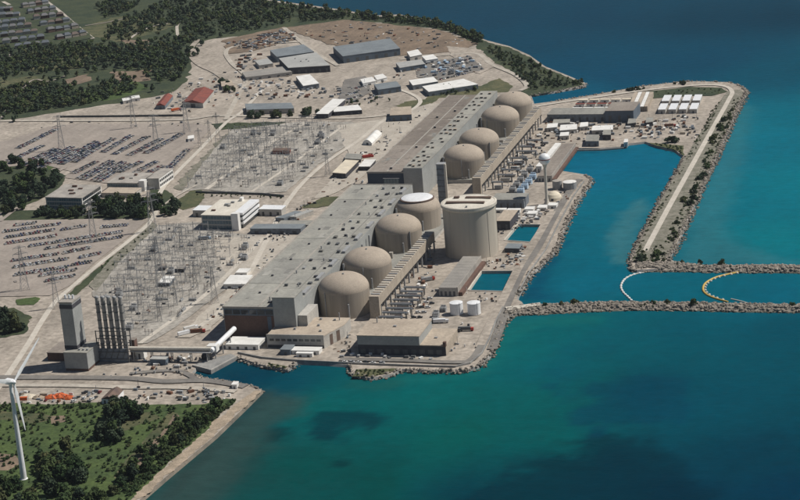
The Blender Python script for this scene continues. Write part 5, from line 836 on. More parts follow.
# individually countable trees
groves = [
 ([(-536.1,404.2),(-536.0,456.0),(-522.8,482.4),(-488.6,463.8),(-469.6,411.7),(-466.2,362.1),(-465.3,314.4),(-483.2,306.7)], 42, 'd', 1.0, 'dark leafy tree in the grove left of the blue-glass office', 'trees left of the blue-glass office', 6),
 ([(-589.5,539.5),(-553.6,547.8),(-527.9,509.8),(-549.0,483.0),(-566.4,465.5),(-589.0,511.4)], 12, 'd', .9, 'dark tree on the lawn below the upper car park', 'trees on the lawn below the upper car park', 6),
 ([(-446.7,310.5),(-377.1,302.7),(-370.4,287.5),(-437.7,291.3)], 16, 'd', .85, 'small dark tree in the row before the blue-glass office', 'tree row before the blue-glass office', 5),
 ([(-391.2,345.5),(-338.5,360.9),(-312.3,314.0),(-310.6,287.6),(-365.1,291.3)], 34, 'd', 1.05, 'dark round tree in the belt between office and car park', 'tree belt right of the blue-glass office', 6),
 ([(-333.7,360.9),(-307.8,360.6),(-277.8,313.9),(-282.6,291.3),(-306.9,306.4)], 13, 'd', .9, 'dark tree beside the lawn near the administration building', 'trees by the lawn', 6),
 ([(-338.7,-20.6),(-317.5,-14.1),(-288.7,-40.7),(-281.8,-67.3),(-303.6,-78.9)], 15, 'd', 1.0, 'dark tree in the clump beside the left site road', 'clump beside the left site road', 5.5),
 ([(-358.2,751.4),(-262.1,761.8),(-255.3,740.0),(-349.6,734.8)], 15, 'd', .8, 'dark tree in the row behind the far switchyard', 'tree row behind the far switchyard', 7),
 ([(-473.2,983.4),(-428.5,892.9),(-428.4,869.1),(-467.9,945.0)], 5, 'd', .8, 'dark tree beside the yard entrance road', 'trees beside the yard entrance', 6),
 ([(-118.7,-244.8),(-112.3,-231.6),(-95.6,-243.2),(-86.4,-261.3),(-99.3,-270.4),(-114.1,-263.3)], 15, 'd', .95, 'big dark tree by the dark-roofed cottage', 'trees by the cottage', 5.5),
 ([(-108.6,-295.3),(-95.9,-286.4),(-83.0,-309.0),(-93.9,-317.7)], 7, 'd', 1.1, 'dark tree standing alone in the middle of the meadow', 'trees mid meadow', 5),
 ([(-137.1,-347.9),(-120.5,-327.5),(-92.0,-351.5),(-84.1,-379.8),(-109.7,-389.2)], 22, 'm', 1.0, 'grey-green tree in the thicket right of the wind turbine', 'thicket right of the wind turbine', 6),
 ([(-49.4,-266.7),(-39.7,-257.8),(-39.1,-232.8),(-32.3,-219.6),(-31.5,-249.0),(-30.9,-289.3),(-37.6,-305.4)], 22, 'm', .75, 'light green shrub tree along the top of the beach', 'shrub trees along the beach', 5),
 ([(-59.7,-333.8),(-43.6,-298.1),(-36.2,-313.0),(-41.7,-354.5),(-43.9,-390.2),(-51.5,-401.3)], 16, 'm', .8, 'dark shrub tree between meadow path and beach', 'shrub trees by the meadow path', 6),
 ([(-152.4,-389.5),(-96.1,-391.5),(-57.3,-391.4),(-36.8,-456.0),(-123.0,-448.5)], 26, 'm', 1.0, 'dark tree in the thicket at the bottom edge of the meadow', 'thicket at the bottom edge', 7),
]
for poly, n, k, s_, lab, grp, dm in groves:
    for q, p in enumerate(from_left(scatter(poly, n, rt_, dm))): tree(p, k, s_ * rt_.uniform(.75, 1.25), f'tree, {ordw(q)} from left, ' + lab.split(' tree ', 1)[1], grp, rt_)
for nm, p, s_ in (('round green bush midway along the lower breakwater', (200.4,25.0), 1.5), ('low green bush at the near end of the lower breakwater', (175.2,18.7), 1.0), ('dark low bush left of the round breakwater bush', (188.7,21.9), .9), ('dark green bush under the pale boom on lower breakwater', (267.9,27.6), .9), ('second dark bush on the lower breakwater', (280.7,28.0), 1.1), ('olive bush below the yellow boom', (303.2,26.2), 1.4), ('dark bush at the left of the upper breakwater', (293.9,140.8), 1.0), ('dark round bush on the upper breakwater', (314.0,138.3), 1.4), ('dark bush on the upper breakwater near the causeway', (277.2,143.4), .9), ('dark round bush on the green strip by the far spit', (205.8,591.6), 2.6), ('low bush at the right edge on lower breakwater', (385.4,26.7), 1.0), ('dark bush near the spit road bend', (179.8,888.3), 1.3)):
    o = bush(p, s_, nm, None, rt_); o.location.z = .9 if 'breakwater' in nm or 'boom' in nm else 0
for poly, n, lab, grp in (([(252.4,755.7),(259.7,775.9),(260.8,600.7),(261.0,370.4),(262.6,224.3),(257.7,204.9),(251.2,224.2),(251.0,400.7),(249.6,619.5)], 46, 'dark scrub bush on the outer side of the causeway road', 'bushes along the causeway'), ([(228.6,173.0),(254.7,185.9),(260.0,149.1),(232.5,148.5)], 14, 'green scrub bush at the causeway tip', 'bushes at the causeway tip'), ([(-139.5,1157.1),(-52.1,1046.6),(7.8,953.1),(43.8,902.5),(8.4,882.2),(-28.3,932.2),(-88.0,1050.2)], 40, 'scrub bush on the green headland beyond the far dome', 'bushes on the headland'), ([(79.9,844.9),(178.7,897.0),(179.7,889.5),(81.3,837.0)], 10, 'small dark bush on the spit edge', 'bushes on the spit edge')):
    for q, p in enumerate(from_left(scatter(poly, n, rt_, 4))): bush(p, rt_.uniform(.7, 1.5), f'scrub bush, {ordw(q)} from left, ' + lab.split(' bush ', 1)[1], grp, rt_)
# the wood behind the site and the headland scrub: masses
def wood(name, lab, polys, seed, sc=(.7, 1.2), m=('leafd', 'leafm', 'leafo'), per=16, leaf=1.3, hh=8.5):
    r = random.Random(seed); mb = MB(); n_ = 0
    for poly, n, dm in polys:
        for p in scatter(poly, n, r, dm):
            s_ = r.uniform(*sc); h, w_ = hh * s_, 8.5 * s_; mi = r.choices(range(3), (5, 4, 1.5))[0]; n_ += 1; h *= r.uniform(.75, 1.3)
            for b in range(6):
                a = r.uniform(0, 6.28); q = w_ * .3 * r.random() ** .5; c = Vector((p[0] + q * math.cos(a), p[1] + q * math.sin(a), h * r.uniform(.3, .85))); br = w_ * r.uniform(.18, .28); k0 = len(mb.f); rock_into(mb, tuple(c), br * .9, r); mb.m[k0:] = [mi] * (len(mb.f) - k0)
                for k in range(per):
                    d = Vector((r.gauss(0, 1), r.gauss(0, 1), r.gauss(.3, 1))).normalized(); pp = c + d * br * r.uniform(.8, 1.2); x = d.orthogonal().normalized(); y = d.cross(x); q_ = leaf * s_ * r.uniform(.5, 1.1)
                    x = (x + d * r.gauss(0, .5)).normalized(); mb.add([pp - x * q_ - y * q_ * .6, pp + x * q_ - y * q_ * .5, pp + x * q_ * .7 + y * q_ * .7, pp - x * q_ * .8 + y * q_ * .5], [(0, 1, 2, 3)], mi)
    return tag(mb.build(name, list(m)), lab, 'wood', kind='stuff')
WD = [([(-819.2,1337.6),(-812.1,1436.6),(-824.3,1562.6),(-812.8,1674.2),(-653.8,1647.4),(-538.7,1518.4),(-515.3,1395.2),(-559.3,1328.2),(-623.0,1296.8),(-619.2,1204.8),(-663.1,1270.6),(-693.2,1386.6),(-737.4,1392.5),(-738.8,1311.3)], 420, 5.5), ([(-541.8,1527.8),(-445.8,1469.4),(-371.6,1416.2),(-365.3,1382.4),(-435.8,1408.8),(-497.6,1392.7)], 90, 5.5), ([(-374.1,1424.9),(-256.9,1351.1),(-188.7,1264.7),(-150.9,1193.9),(-156.7,1180.3),(-246.5,1310.5),(-352.7,1372.5)], 90, 5), ([(-895.3,1132.1),(-825.6,1198.2),(-740.2,1233.7),(-641.8,1237.4),(-578.5,1099.9),(-544.7,989.7),(-560.2,952.7),(-625.0,1036.3),(-692.4,1083.6),(-736.3,1074.0),(-783.9,1037.5),(-844.7,1029.5)], 330, 5.5), ([(-791.1,920.8),(-751.5,968.6),(-690.9,938.1),(-654.0,910.3),(-638.8,959.2),(-622.3,970.6),(-580.8,929.3),(-608.3,840.7),(-649.4,814.3),(-693.4,782.6),(-718.0,772.8)], 240, 5.5), ([(-1053.6,1238.8),(-913.0,1238.3),(-865.8,1248.3),(-808.0,1272.5),(-768.7,1221.9),(-811.3,1167.0),(-895.3,1132.1),(-971.0,1082.5)], 130, 6), ([(-943.1,1599.7),(-918.4,1653.0),(-860.5,1605.5),(-843.4,1511.2),(-874.1,1480.2)], 60, 6), ([(-866.2,770.1),(-682.2,759.4),(-668.2,736.5),(-834.3,712.4)], 18, 7), ([(-1122.4,1170.0),(-902.9,1147.4),(-718.0,772.8),(-858.6,702.7)], 60, 10), ([(-842.1,1389.9),(-855.2,1512.9),(-796.9,1451.7),(-782.2,1365.4),(-789.7,1317.7)], 12, 9), ([(-587.4,1114.8),(-575.6,1141.8),(-600.4,1232.6),(-603.0,1188.2)], 8, 8), ([(-991.0,1186.2),(-793.5,1255.3),(-816.0,1454.4),(-633.0,1587.6),(-532.6,1499.9),(-562.3,1336.5),(-618.4,1219.6),(-530.2,975.5),(-549.8,890.1),(-644.0,802.4),(-773.1,764.7)], 330, 8)]
wood('woodland', 'dark green woodland behind the site at the upper left', WD, 5)
wood('woodland_understory', 'low bushes filling the gaps in the upper left woodland', [(q[0], int(q[1] * 1.1), 3.2) for q in WD[:7]], 25, (.25, .55), ('leafd', 'leafm', 'leafs'), 8, 1.6, 6)
wood('headland_scrub', 'green scrub covering the headland beyond the far dome', [([(-145.9,1171.9),(-54.9,1059.9),(-16.1,992.2),(28.7,927.3),(45.4,908.2),(16.4,881.5),(-8.1,860.6),(-31.4,908.7),(-80.7,1023.7),(-131.3,1121.6)], 120, 4), ([(28.7,927.3),(47.0,913.9),(51.3,890.3),(39.1,885.5)], 10, 3), ([(-149.6,906.6),(-92.8,890.3),(-80.4,866.2),(-127.5,841.2)], 30, 5), ([(-247.6,810.3),(-191.5,840.2),(-174.2,816.5),(-218.9,786.3)], 8, 6)], 6, (.35, .75))
wood('meadow_thicket', 'low green scrub spread over the near meadow', [([(-217.6,-241.1),(-134.0,-233.1),(-49.7,-231.5),(-30.8,-223.8),(-30.9,-289.3),(-34.6,-371.8),(-33.0,-447.7),(-143.4,-482.7),(-267.0,-248.9)], 900, 3.0), ([(-24.0,-214.8),(-26.4,-240.3),(-28.9,-273.2),(-29.9,-308.6),(-33.3,-348.3),(-36.9,-403.3),(-47.0,-394.0),(-39.9,-339.6),(-35.6,-289.6),(-32.9,-240.8),(-28.2,-217.2)], 170, 1.8), ([(-64.1,-299.7),(-59.7,-249.0),(-47.4,-237.6),(-40.5,-297.8),(-45.7,-363.9)], 40, 3), ([(-245.5,-238.7),(-139.1,-231.3),(-79.2,-231.4),(-76.7,-237.6),(-133.7,-243.8),(-237.0,-255.4)], 60, 3)], 7, (.16, .55), ('leafs', 'leafm', 'leafo'), 12, 1.0, 5)
wood('breakwater_scrub', 'low weeds growing along the breakwater crests', [([(170.3,21.2),(221.7,28.5),(307.9,29.0),(358.6,28.3),(359.1,23.1),(308.6,23.8),(223.1,20.6),(171.9,13.3)], 70, 3), ([(272.2,140.3),(330.4,135.7),(331.0,129.8),(273.4,131.4)], 24, 3)], 15, (.15, .4), ('leafd', 'leafo', 'leafm'), 12, 1.2, 5)
wood('causeway_scrub', 'low scrub and grass tufts along the causeway edges', [([(232.1,746.7),(238.0,798.5),(238.3,601.6),(234.1,480.5),(233.5,363.2),(231.9,263.9),(232.3,185.6),(228.4,198.2),(227.9,277.5),(230.5,355.8),(232.1,464.2)], 150, 2), ([(252.6,797.4),(259.9,807.5),(262.0,609.7),(261.9,362.9),(262.6,224.3),(256.7,198.5),(252.0,204.8),(251.9,377.9),(250.7,610.2)], 220, 2), ([(228.5,185.5),(252.9,198.5),(260.0,149.1),(233.4,142.5)], 60, 2)], 14, (.12, .42), ('leafo', 'leafm', 'leafd'), 12, 1.2, 5)
wood('verge_scrub', 'low scrub along verges and switchyard edges', [([(-287.6,118.8),(-290.3,254.6),(-275.6,240.3),(-275.2,100.1)], 26, 5), ([(-384.0,699.8),(-296.4,716.0),(-293.3,695.0),(-355.8,677.6)], 14, 6), ([(-290.4,388.5),(-182.2,371.3),(-181.8,363.4),(-285.8,376.4)], 26, 4), ([(52.6,-145.6),(80.7,-143.9),(69.7,-158.2),(55.9,-156.8)], 26, 3), ([(183.4,590.3),(219.9,570.9),(224.0,540.0),(197.4,571.7)], 24, 3), ([(-26.8,-134.0),(-9.1,-140.0),(-9.3,-144.7),(-24.4,-140.9)], 8, 2), ([(148.9,848.5),(227.9,864.6),(235.5,841.9),(207.7,827.6),(153.8,815.2)], 24, 4)], 8, (.2, .4), ('leafm', 'leafo', 'leafd'), 12, 1.2, 5)

# ------------------------------------------------------------ houses at the top left
HM = [plain('shingle_blue_grey', (.105, .12, .14), .8), plain('shingle_grey', (.15, .15, .155), .8), plain('shingle_brown', (.13, .10, .085), .8)]
HW = [MT['lightwall'], MT['brick'], MT['tanwall']]
def house_rows():
    r = random.Random(12); hid = 0
    rows = [([(-1140.5,1573.8),(-1091.0,1575.7)], 'left'), ([(-1105.7,1504.4),(-1050.4,1523.6)], 'left'), ([(-1072.4,1437.9),(-1010.7,1464.4)], 'left'), ([(-1044.8,1383.0),(-976.8,1416.4)], 'left'), ([(-1013.9,1321.3),(-939.8,1361.2)], 'left'), ([(-962.4,1275.2),(-902.2,1307.7)], 'left'), ([(-920.0,1231.4),(-869.6,1256.5)], 'left'),
            ([(-1084.8,1602.9),(-1049.7,1635.6)], 'middle'), ([(-1045.5,1541.1),(-1004.7,1571.9)], 'middle'), ([(-1005.7,1481.3),(-961.5,1510.6)], 'middle'), ([(-965.5,1423.5),(-923.9,1452.2)], 'middle'), ([(-922.6,1359.0),(-883.8,1395.5)], 'middle'), ([(-877.8,1296.7),(-841.4,1332.3)], 'middle')]
    cnt = {'left': 0, 'middle': 0}
    for (a, b), blk in rows:
        cnt[blk] += 1; d = Vector((b[0] - a[0], b[1] - a[1])); L_ = d.length; d.normalize(); n_ = Vector((-d.y, d.x)); n = int(L_ / 11.6)
        for k in range(n):
            p = Vector(a) + d * (k + .5) * L_ / n; w_, dp, h = r.uniform(5.2, 6), r.uniform(6, 7.4), r.uniform(5.5, 7); hw = h + r.uniform(2.4, 3.2); q = lambda i, j, z: (p.x + d.x * i + n_.x * j, p.y + d.y * i + n_.y * j, z)
            t = thing('house', f'grey-roofed house, {ordw(k)} from left, {ordw(cnt[blk] - 1)} row of the {blk} housing block', 'house', (p.x, p.y, 0), 'houses at the upper left')
            MB().prism([q(-w_, -dp, 0)[:2], q(w_, -dp, 0)[:2], q(w_, dp, 0)[:2], q(-w_, dp, 0)[:2]], 0, h).build('wall', HW[r.randrange(3)], t)
            e = .5; MB().add([q(-w_ - e, -dp - e, h - .2), q(w_ + e, -dp - e, h - .2), q(w_ + e, dp + e, h - .2), q(-w_ - e, dp + e, h - .2), q(-w_ * .6, 0, hw), q(w_ * .6, 0, hw)], [(0, 1, 5, 4), (2, 3, 4, 5), (1, 2, 5), (3, 0, 4), (3, 2, 1, 0)]).build('roof', HM[r.choices(range(3), (5, 3, 2))[0]], t)
    for nm, poly in (('housing_ground', [(-1184.8,1599.3),(-1072.9,1668.5),(-815.4,1305.0),(-854.9,1247.0),(-889.8,1190.3),(-1014.2,1265.5)]),): ground(nm, poly, 'meadow', (8, 2))
house_rows()

# ------------------------------------------------------------ cars
def car_mesh(kind):
    mb = MB(); L_, W_ = (4.6, 1.85) if kind == 0 else (4.9, 1.95); hb, hc = (.95, 1.5) if kind == 0 else (1.1, 1.85)
    x = L_ / 2; y = W_ / 2
    def loft(pr, mi):
        vs = [(a, s_ * b, z) for a, b, z in pr for s_ in (-1, 1)]
    mb.add([(-x, -y, .3), (x, -y, .3), (x, y, .3), (-x, y, .3), (-x * .99, -y, .75), (x * .98, -y, .7), (x * .98, y, .7), (-x * .99, y, .75), (-x * .95, -y * .93, hb), (x * .9, -y * .93, hb * .92), (x * .9, y * .93, hb * .92), (-x * .95, y * .93, hb)],
           [(0, 1, 5, 4), (1, 2, 6, 5), (2, 3, 7, 6), (3, 0, 4, 7), (4, 5, 9, 8), (5, 6, 10, 9), (6, 7, 11, 10), (7, 4, 8, 11), (8, 9, 10, 11), (3, 2, 1, 0)], 0)
    b0, b1, t0, t1 = (-x * .8, x * .38, -x * .5, x * .08) if kind == 0 else (-x * .92, x * .42, -x * .8, x * .1)
    mb.add([(b0, -y * .9, hb - .02), (b1, -y * .9, hb - .04), (b1, y * .9, hb - .04), (b0, y * .9, hb - .02), (t0, -y * .74, hc - .06), (t1, -y * .74, hc - .06), (t1, y * .74, hc - .06), (t0, y * .74, hc - .06)], [(0, 1, 5, 4), (1, 2, 6, 5), (2, 3, 7, 6), (3, 0, 4, 7)], 1)
    mb.add([(t0, -y * .76, hc - .06), (t1, -y * .76, hc - .06), (t1, y * .76, hc - .06), (t0, y * .76, hc - .06), (t0 + .1, -y * .66, hc), (t1 - .1, -y * .66, hc), (t1 - .1, y * .66, hc), (t0 + .1, y * .66, hc)], [(0, 1, 5, 4), (1, 2, 6, 5), (2, 3, 7, 6), (3, 0, 4, 7), (4, 5, 6, 7)], 0)
    for i in (-.62, .62):
        for s_ in (-1, 1): mb.tube((x * i, s_ * y * .82, .33), (x * i, s_ * (y + .02), .33), .34, n=8, mi=2)
    return mb.mesh('car', ['whitep', 'darkglass', 'tyre'])
CM = [car_mesh(0), car_mesh(1)]
CC = [('white', (.75, .75, .74), 17), ('silver', (.46, .47, .48), 18), ('black', (.015, .016, .018), 18), ('dark grey', (.06, .063, .068), 16), ('navy blue', (.028, .048, .15), 17), ('red', (.22, .02, .02), 9), ('maroon', (.09, .015, .02), 5), ('green', (.025, .06, .04), 5), ('tan', (.30, .25, .18), 4)]
for n_, c, _ in CC: MT['car_' + n_] = plain('car_paint_' + n_.replace(' ', '_'), c, .3, .6)
cars = []
def car(p, ang, col, lab, group, kind=0):
    o = bpy.data.objects.new('car', CM[kind]); COL.objects.link(o); o.location = (p[0], p[1], .35); o.rotation_euler = (0, 0, ang); o.material_slots[0].link = 'OBJECT'; o.material_slots[0].material = MT['car_' + col]; return tag(o, lab, 'car', group)
def car_rows(lot, rows, fill, seed, budget, group):
    r = random.Random(seed); extra = []
    for ri, (a, b) in enumerate(rows):
        if lot != 'yard': gs[0] += .3; road('parking_bays', [tuple(a), tuple(b)], 5.6, .12 + .012 * gs[0], 'bay')
        a, b = Vector(a), Vector(b); d = (b - a); L_ = d.length; d.normalize(); n = int(L_ / 2.9); perp = math.atan2(d.y, d.x) + math.pi / 2; k_ = 0; prev = True
        for k in range(n):
            occ = r.random() < (fill + .12 if prev else fill - .2); prev = occ
            if not occ: continue
            p = a + d * (k + .5) * L_ / n; col = r.choices([c[0] for c in CC], [c[2] for c in CC])[0]; kd = int(r.random() < .35); an = perp + r.uniform(-.04, .04) + (math.pi if r.random() < .4 else 0)
            p = p + Vector((-d.y, d.x)) * r.uniform(-.4, .4)
            if budget > 0: budget -= 1; car(p, an, col, f'{col} car, {ordw(k_)} from left, {ordw(ri)} row of {lot}', group, kd)
            else: extra.append((p, an, col, kd))
            k_ += 1
    return extra
rows1 = [[(-357.0,71.5),(-354.6,73.1)], [(-325.8,72.4),(-302.3,90.1)], [(-339.9,89.1),(-308.6,108.8)], [(-367.1,89.9),(-321.3,118.0)], [(-321.4,122.9),(-304.1,134.5)], [(-380.4,115.1),(-333.0,143.8)], [(-323.7,147.2),(-306.6,162.5)], [(-392.7,136.0),(-351.4,160.0)], [(-347.8,161.8),(-325.5,180.7)], [(-374.5,176.5),(-306.7,218.9)], [(-396.3,184.8),(-314.2,236.5)], [(-427.4,193.1),(-382.0,221.7)], [(-437.7,214.1),(-394.2,243.1)], [(-450.5,235.5),(-397.4,265.1)], [(-387.3,243.2),(-364.2,257.9)], [(-449.4,259.4),(-427.0,268.7)], [(-345.9,252.5),(-318.1,261.7)]]
rows1 = [q for r1 in rows1 for q in ([r1, [(r1[0][0] - .6, r1[0][1] + 5.4), (r1[1][0] - .6, r1[1][1] + 5.4)]] if math.dist(*r1) > 5 else [r1])]
ex = car_rows('lower-left car park', rows1, .86, 3, 300, 'cars in the lower-left car park')
rows2 = [[(-587.6,530.0),(-580.1,607.0)], [(-564.6,515.4),(-555.1,591.2)], [(-555.9,508.2),(-547.4,586.0)], [(-542.0,501.0),(-536.4,600.3)], [(-534.5,496.2),(-526.5,590.1)], [(-520.3,518.8),(-514.8,624.2)], [(-512.9,513.9),(-504.9,613.9)], [(-500.0,522.8),(-498.1,638.6)], [(-607.5,593.2),(-600.4,695.1)], [(-482.7,569.2),(-479.9,652.9)], [(-463.9,559.1),(-455.8,646.8)], [(-442.1,553.6),(-432.6,635.7)], [(-423.8,562.4),(-414.3,660.1)], [(-478.5,472.4),(-471.9,526.6)], [(-460.9,450.1),(-454.3,530.7)], [(-453.9,445.6),(-446.1,523.5)], [(-438.1,441.0),(-436.7,525.5)], [(-431.1,436.6),(-427.6,516.1)], [(-421.8,475.5),(-413.4,524.8)], [(-400.9,470.7),(-394.1,524.3)], [(-383.9,474.6),(-376.4,505.6)], [(-363.3,469.8),(-376.4,579.7)]]
rows2 = [q for r1 in rows2 for q in (r1, [(r1[0][0] + 5, r1[0][1] - 1.2), (r1[1][0] + 5, r1[1][1] - 1.2)])]
ex += car_rows('the upper car park', rows2, .85, 4, 0, '')
rows3 = [[(-250.4,833.1),(-236.5,854.9)], [(-258.9,856.6),(-246.3,878.9)], [(-241.0,815.5),(-219.1,842.2)], [(-188.4,970.7),(-159.2,999.4)], [(-180.6,995.1),(-144.1,1029.9)], [(-153.3,943.0),(-125.8,977.5)], [(-170.7,1045.5),(-142.1,1068.9)], [(-261.2,891.9),(-248.4,914.7)]]
ex += car_rows('yard', rows3, .6, 5, 0, '')
mb = MB()
mlist = ['car_' + c[0] for c in CC] + ['darkglass', 'tyre']
for p, an, col, kd in ex:
    me = CM[kd]; ca, sa = math.cos(an), math.sin(an); mi0 = [c[0] for c in CC].index(col); base = len(mb.v); mb.v += [(p.x + v.co.x * ca - v.co.y * sa, p.y + v.co.x * sa + v.co.y * ca, v.co.z + .35) for v in me.vertices]
    for q in me.polygons: mb.f.append(tuple(base + i for i in q.vertices)); mb.m.append(mi0 if q.material_index == 0 else len(CC) + q.material_index - 1)
tag(mb.build('parked_cars', mlist), 'far rows of parked cars in the upper car park and works yard', 'cars', kind='stuff')

# ------------------------------------------------------------ lattice pylons and switchyard steel
def pylon_mesh(H, w0, w1, arms, t_=.26):
    mb = MB(); lv = [0, .16, .32, .46, .6, .72, .82, .91, 1]; c = lambda k, i, j: Vector((i * (w0 + (w1 - w0) * k ** .8) / 2, j * (w0 + (w1 - w0) * k ** .8) / 2, H * k))
    for i, j in ((-1, -1), (1, -1), (1, 1), (-1, 1)):
        for a, b in zip(lv, lv[1:]): mb.bar(c(a, i, j), c(b, i, j), t_)
    for a, b in zip(lv, lv[1:]):
        for (i, j), (k, l) in (((-1, -1), (1, -1)), ((1, -1), (1, 1)), ((1, 1), (-1, 1)), ((-1, 1), (-1, -1))): mb.bar(c(a, i, j), c(b, k, l), t_ * .6); mb.bar(c(a, k, l), c(b, i, j), t_ * .6)
    am = MB()
    for z, l in arms:
        for s_ in (-1, 1): am.bar((0, -.6, z), (s_ * l, 0, z + .3), .4, 0, .2); am.bar((0, .6, z), (s_ * l, 0, z + .3), .4, 0, .2); am.bar((0, 0, z + 2), (s_ * l, 0, z + .3), .3); am.tube((s_ * l, 0, z + .2), (s_ * l, 0, z - 2), .18, n=6)
    return mb.mesh('lattice_body', 'steel'), am.mesh('cross_arm', 'steel')
PY = pylon_mesh(44, 8, 1.6, [(30, 8), (36, 7), (42, 6)]); PS = pylon_mesh(26, 4, 1.2, [(22, 4)], .2)
def pylon(p, me, lab, group, rz=0, s_=1):
    t = thing('lattice_pylon', lab, 'pylon', (p[0], p[1], 0), group); t.rotation_euler = (0, 0, rz); t.scale = (s_, s_, s_)
    for nm, m in zip(('lattice_body', 'cross_arm'), me): o = bpy.data.objects.new(nm, m); COL.objects.link(o); o.parent = t
for p, lab, s_ in (((-541.9,585.8), 'tall lattice pylon in the upper car park, leftmost', 1), ((-414.5,581.1), 'tall lattice pylon in the upper car park, right of the leftmost', 1), ((-410.2,670.1), 'tall lattice pylon beside the far switchyard corner', 1), ((-331.7,204.6), 'tall lattice pylon at the top of the lower-left car park', 1), ((-334.8,49.4), 'tall lattice pylon at the near end of lower-left car park', 1), ((-281.2,240.3), 'tall lattice pylon at the near switchyard corner', 1.1), ((-199.6,59.5), 'tall lattice pylon inside the near switchyard', 1.15), ((-492.0,694.9), 'tall lattice pylon beside the far road', .95), ((-278.2,-1.3), 'small lattice pylon left of the slab tower', .8), ((-130.2,18.4), 'lattice pylon beside the hall road', .8), ((-159.0,456.6), 'lattice pylon beside the far hall road', .7)): pylon(p, PY, lab, 'tall lattice pylons', R(35), s_)
GB = MB(); [GB.bar((-9, j, 10.6 + k), (9, j, 10.6 + k), .16) for j in (-.6, .6) for k in (0, 1)]
for k in range(9): GB.bar((-9 + 2 * k, -.6, 10.6 + (k % 2)), (-7 + 2 * k, -.6, 11.6 - (k % 2)), .1); GB.bar((-9 + 2 * k, .6, 10.6 + (k % 2)), (-7 + 2 * k, .6, 11.6 - (k % 2)), .1)
GBM = GB.mesh('beam', 'steel'); GLM = []
for s_ in (-1, 1):
    g = MB(); g.bar((s_ * 9, -2, 0), (s_ * 9, -.4, 14), .24); g.bar((s_ * 9, 2, 0), (s_ * 9, .4, 14), .24)
    for z in (3, 6, 9): g.bar((s_ * 9, -2 + z * .115, z), (s_ * 9, 2 - (z + 3) * .115, z + 3), .12)
    GLM.append(g.mesh('leg', 'steel'))
INM = [MB().tube((x, 0, 10.6), (x, 0, 8.4), .22, n=6).mesh('insulator', 'brownroof') for x in (-5.5, 0, 5.5)]
def gantry(p, rz, lab, group, s_=1):
    t = thing('switchyard_gantry', lab, 'gantry', (p[0], p[1], 0), group); t.rotation_euler = (0, 0, rz); t.scale = (s_, s_, s_)
    for nm, m in (('beam', GBM), ('leg', GLM[0]), ('leg', GLM[1]), ('insulator', INM[0]), ('insulator', INM[1]), ('insulator', INM[2])): o = bpy.data.objects.new(nm, m); COL.objects.link(o); o.parent = t
def post_mesh(k):
    mb = MB(); 
    for j in (-2.6, 0, 2.6): mb.bar((j, 0, 0), (j, 0, 3), .22); mb.tube((j, 0, 3), (j, 0, 5.4), .22, .15, 6, 1)
    mb.bar((-3.4, 0, 3), (3.4, 0, 3), .2); 
    if k: mb.box(-3, 3, -.8, .8, .4, 2.2)
    return mb.mesh('bus_support', ['steel', 'concrete' if k else 'brownroof'])
PM = [post_mesh(0), post_mesh(1)]
YA = [(-273.3,251.1),(-189.5,226.9),(-152.6,213.5),(-141.8,79.2),(-146.4,-12.8),(-155.0,-76.9),(-171.6,-77.7),(-243.7,22.9),(-265.7,132.1)]; YB = [(-346.7,667.0),(-272.8,704.2),(-206.6,700.7),(-187.4,620.1),(-189.8,509.3),(-191.6,399.4),(-286.3,408.9),(-305.5,409.2),(-324.1,522.2)]
def yard(poly, lab, grp, seed, ng, npst):
    r = random.Random(seed); xs = [p[0] for p in poly]; ys = [p[1] for p in poly]; gi = pi_ = 0; gp = []; wires = MB()
    x = min(xs) + 12; ci = 0
    while x < max(xs):
        y = min(ys) + 12 + (ci % 2) * 12; gr_ = 0
        while y < max(ys):
            if inside((x, y), poly) and gi < ng: gantry((x, y), 0, f'{lab} grey lattice gantry, {ordw(gr_)} from near end, {ordw(ci)} line from left', grp + ' gantries', r.uniform(.6, .95)); gp.append((x, y)); gi += 1; gr_ += 1
            y += r.choice([14, 18, 22])
        x += 17.5; ci += 1
    for p in scatter(poly, npst, r, 5.5, list(gp)):
        o = bpy.data.objects.new('bus_support', PM[r.randrange(2)]); COL.objects.link(o); o.location = (p[0], p[1], 0); o.rotation_euler = (0, 0, r.choice([0, 0, R(90)])); s_ = r.uniform(.8, 1.3); o.scale = (s_, s_, s_); tag(o, lab + ' insulator stand of three grey posts', 'insulators', grp + ' insulator stands')
    for i, a in enumerate(gp):
        for b in gp:
            if abs(a[0] - b[0]) < 1 and 10 < b[1] - a[1] < 26:
                for k in (-5.5, 0, 5.5): wires.bar((a[0] + k, a[1], 6.6), (b[0] + k, b[1], 6.6), .09)
    tag(wires.build('overhead_wires', 'dsteel'), 'thin overhead wires strung across the ' + grp, 'wires', kind='stuff')
    for k in range(7):
        p = scatter(poly, 1, r, 9, list(gp))
        if p: transformer(*p[0], f'{names[k]} grey breaker unit among the {grp} steelwork', 'steel', 1.0, grp + ' breakers')
yard(YA, 'near switchyard', 'near switchyard', 4, 80, 70); yard(YB, 'far switchyard', 'far switchyard', 5, 90, 70)
for k, p in enumerate([(-162.5,-35.2), (-164.5,8.7), (-162.6,54.8), (-199.3,7.4), (-225.0,178.8), (-186.3,166.1), (-240.6,82.5)]): pylon(p, PS, names[k] + ' small lattice mast in the near switchyard', 'near switchyard masts', R(20), rnd.uniform(.9, 1.2))
for k, p in enumerate([(-199.9,424.0), (-199.6,440.6), (-199.2,457.5), (-198.9,474.6), (-204.1,527.5), (-204.0,550.2), (-204.2,578.0), (-202.9,601.5), (-361.9,588.7), (-359.9,617.7), (-360.6,647.5), (-286.1,576.4), (-274.1,585.4), (-267.9,476.3)]): pylon(p, PS, (names + ['eleventh', 'twelfth', 'thirteenth', 'fourteenth'])[k] + ' small lattice mast in the far switchyard', 'far switchyard masts', R(20), rnd.uniform(.9, 1.15))

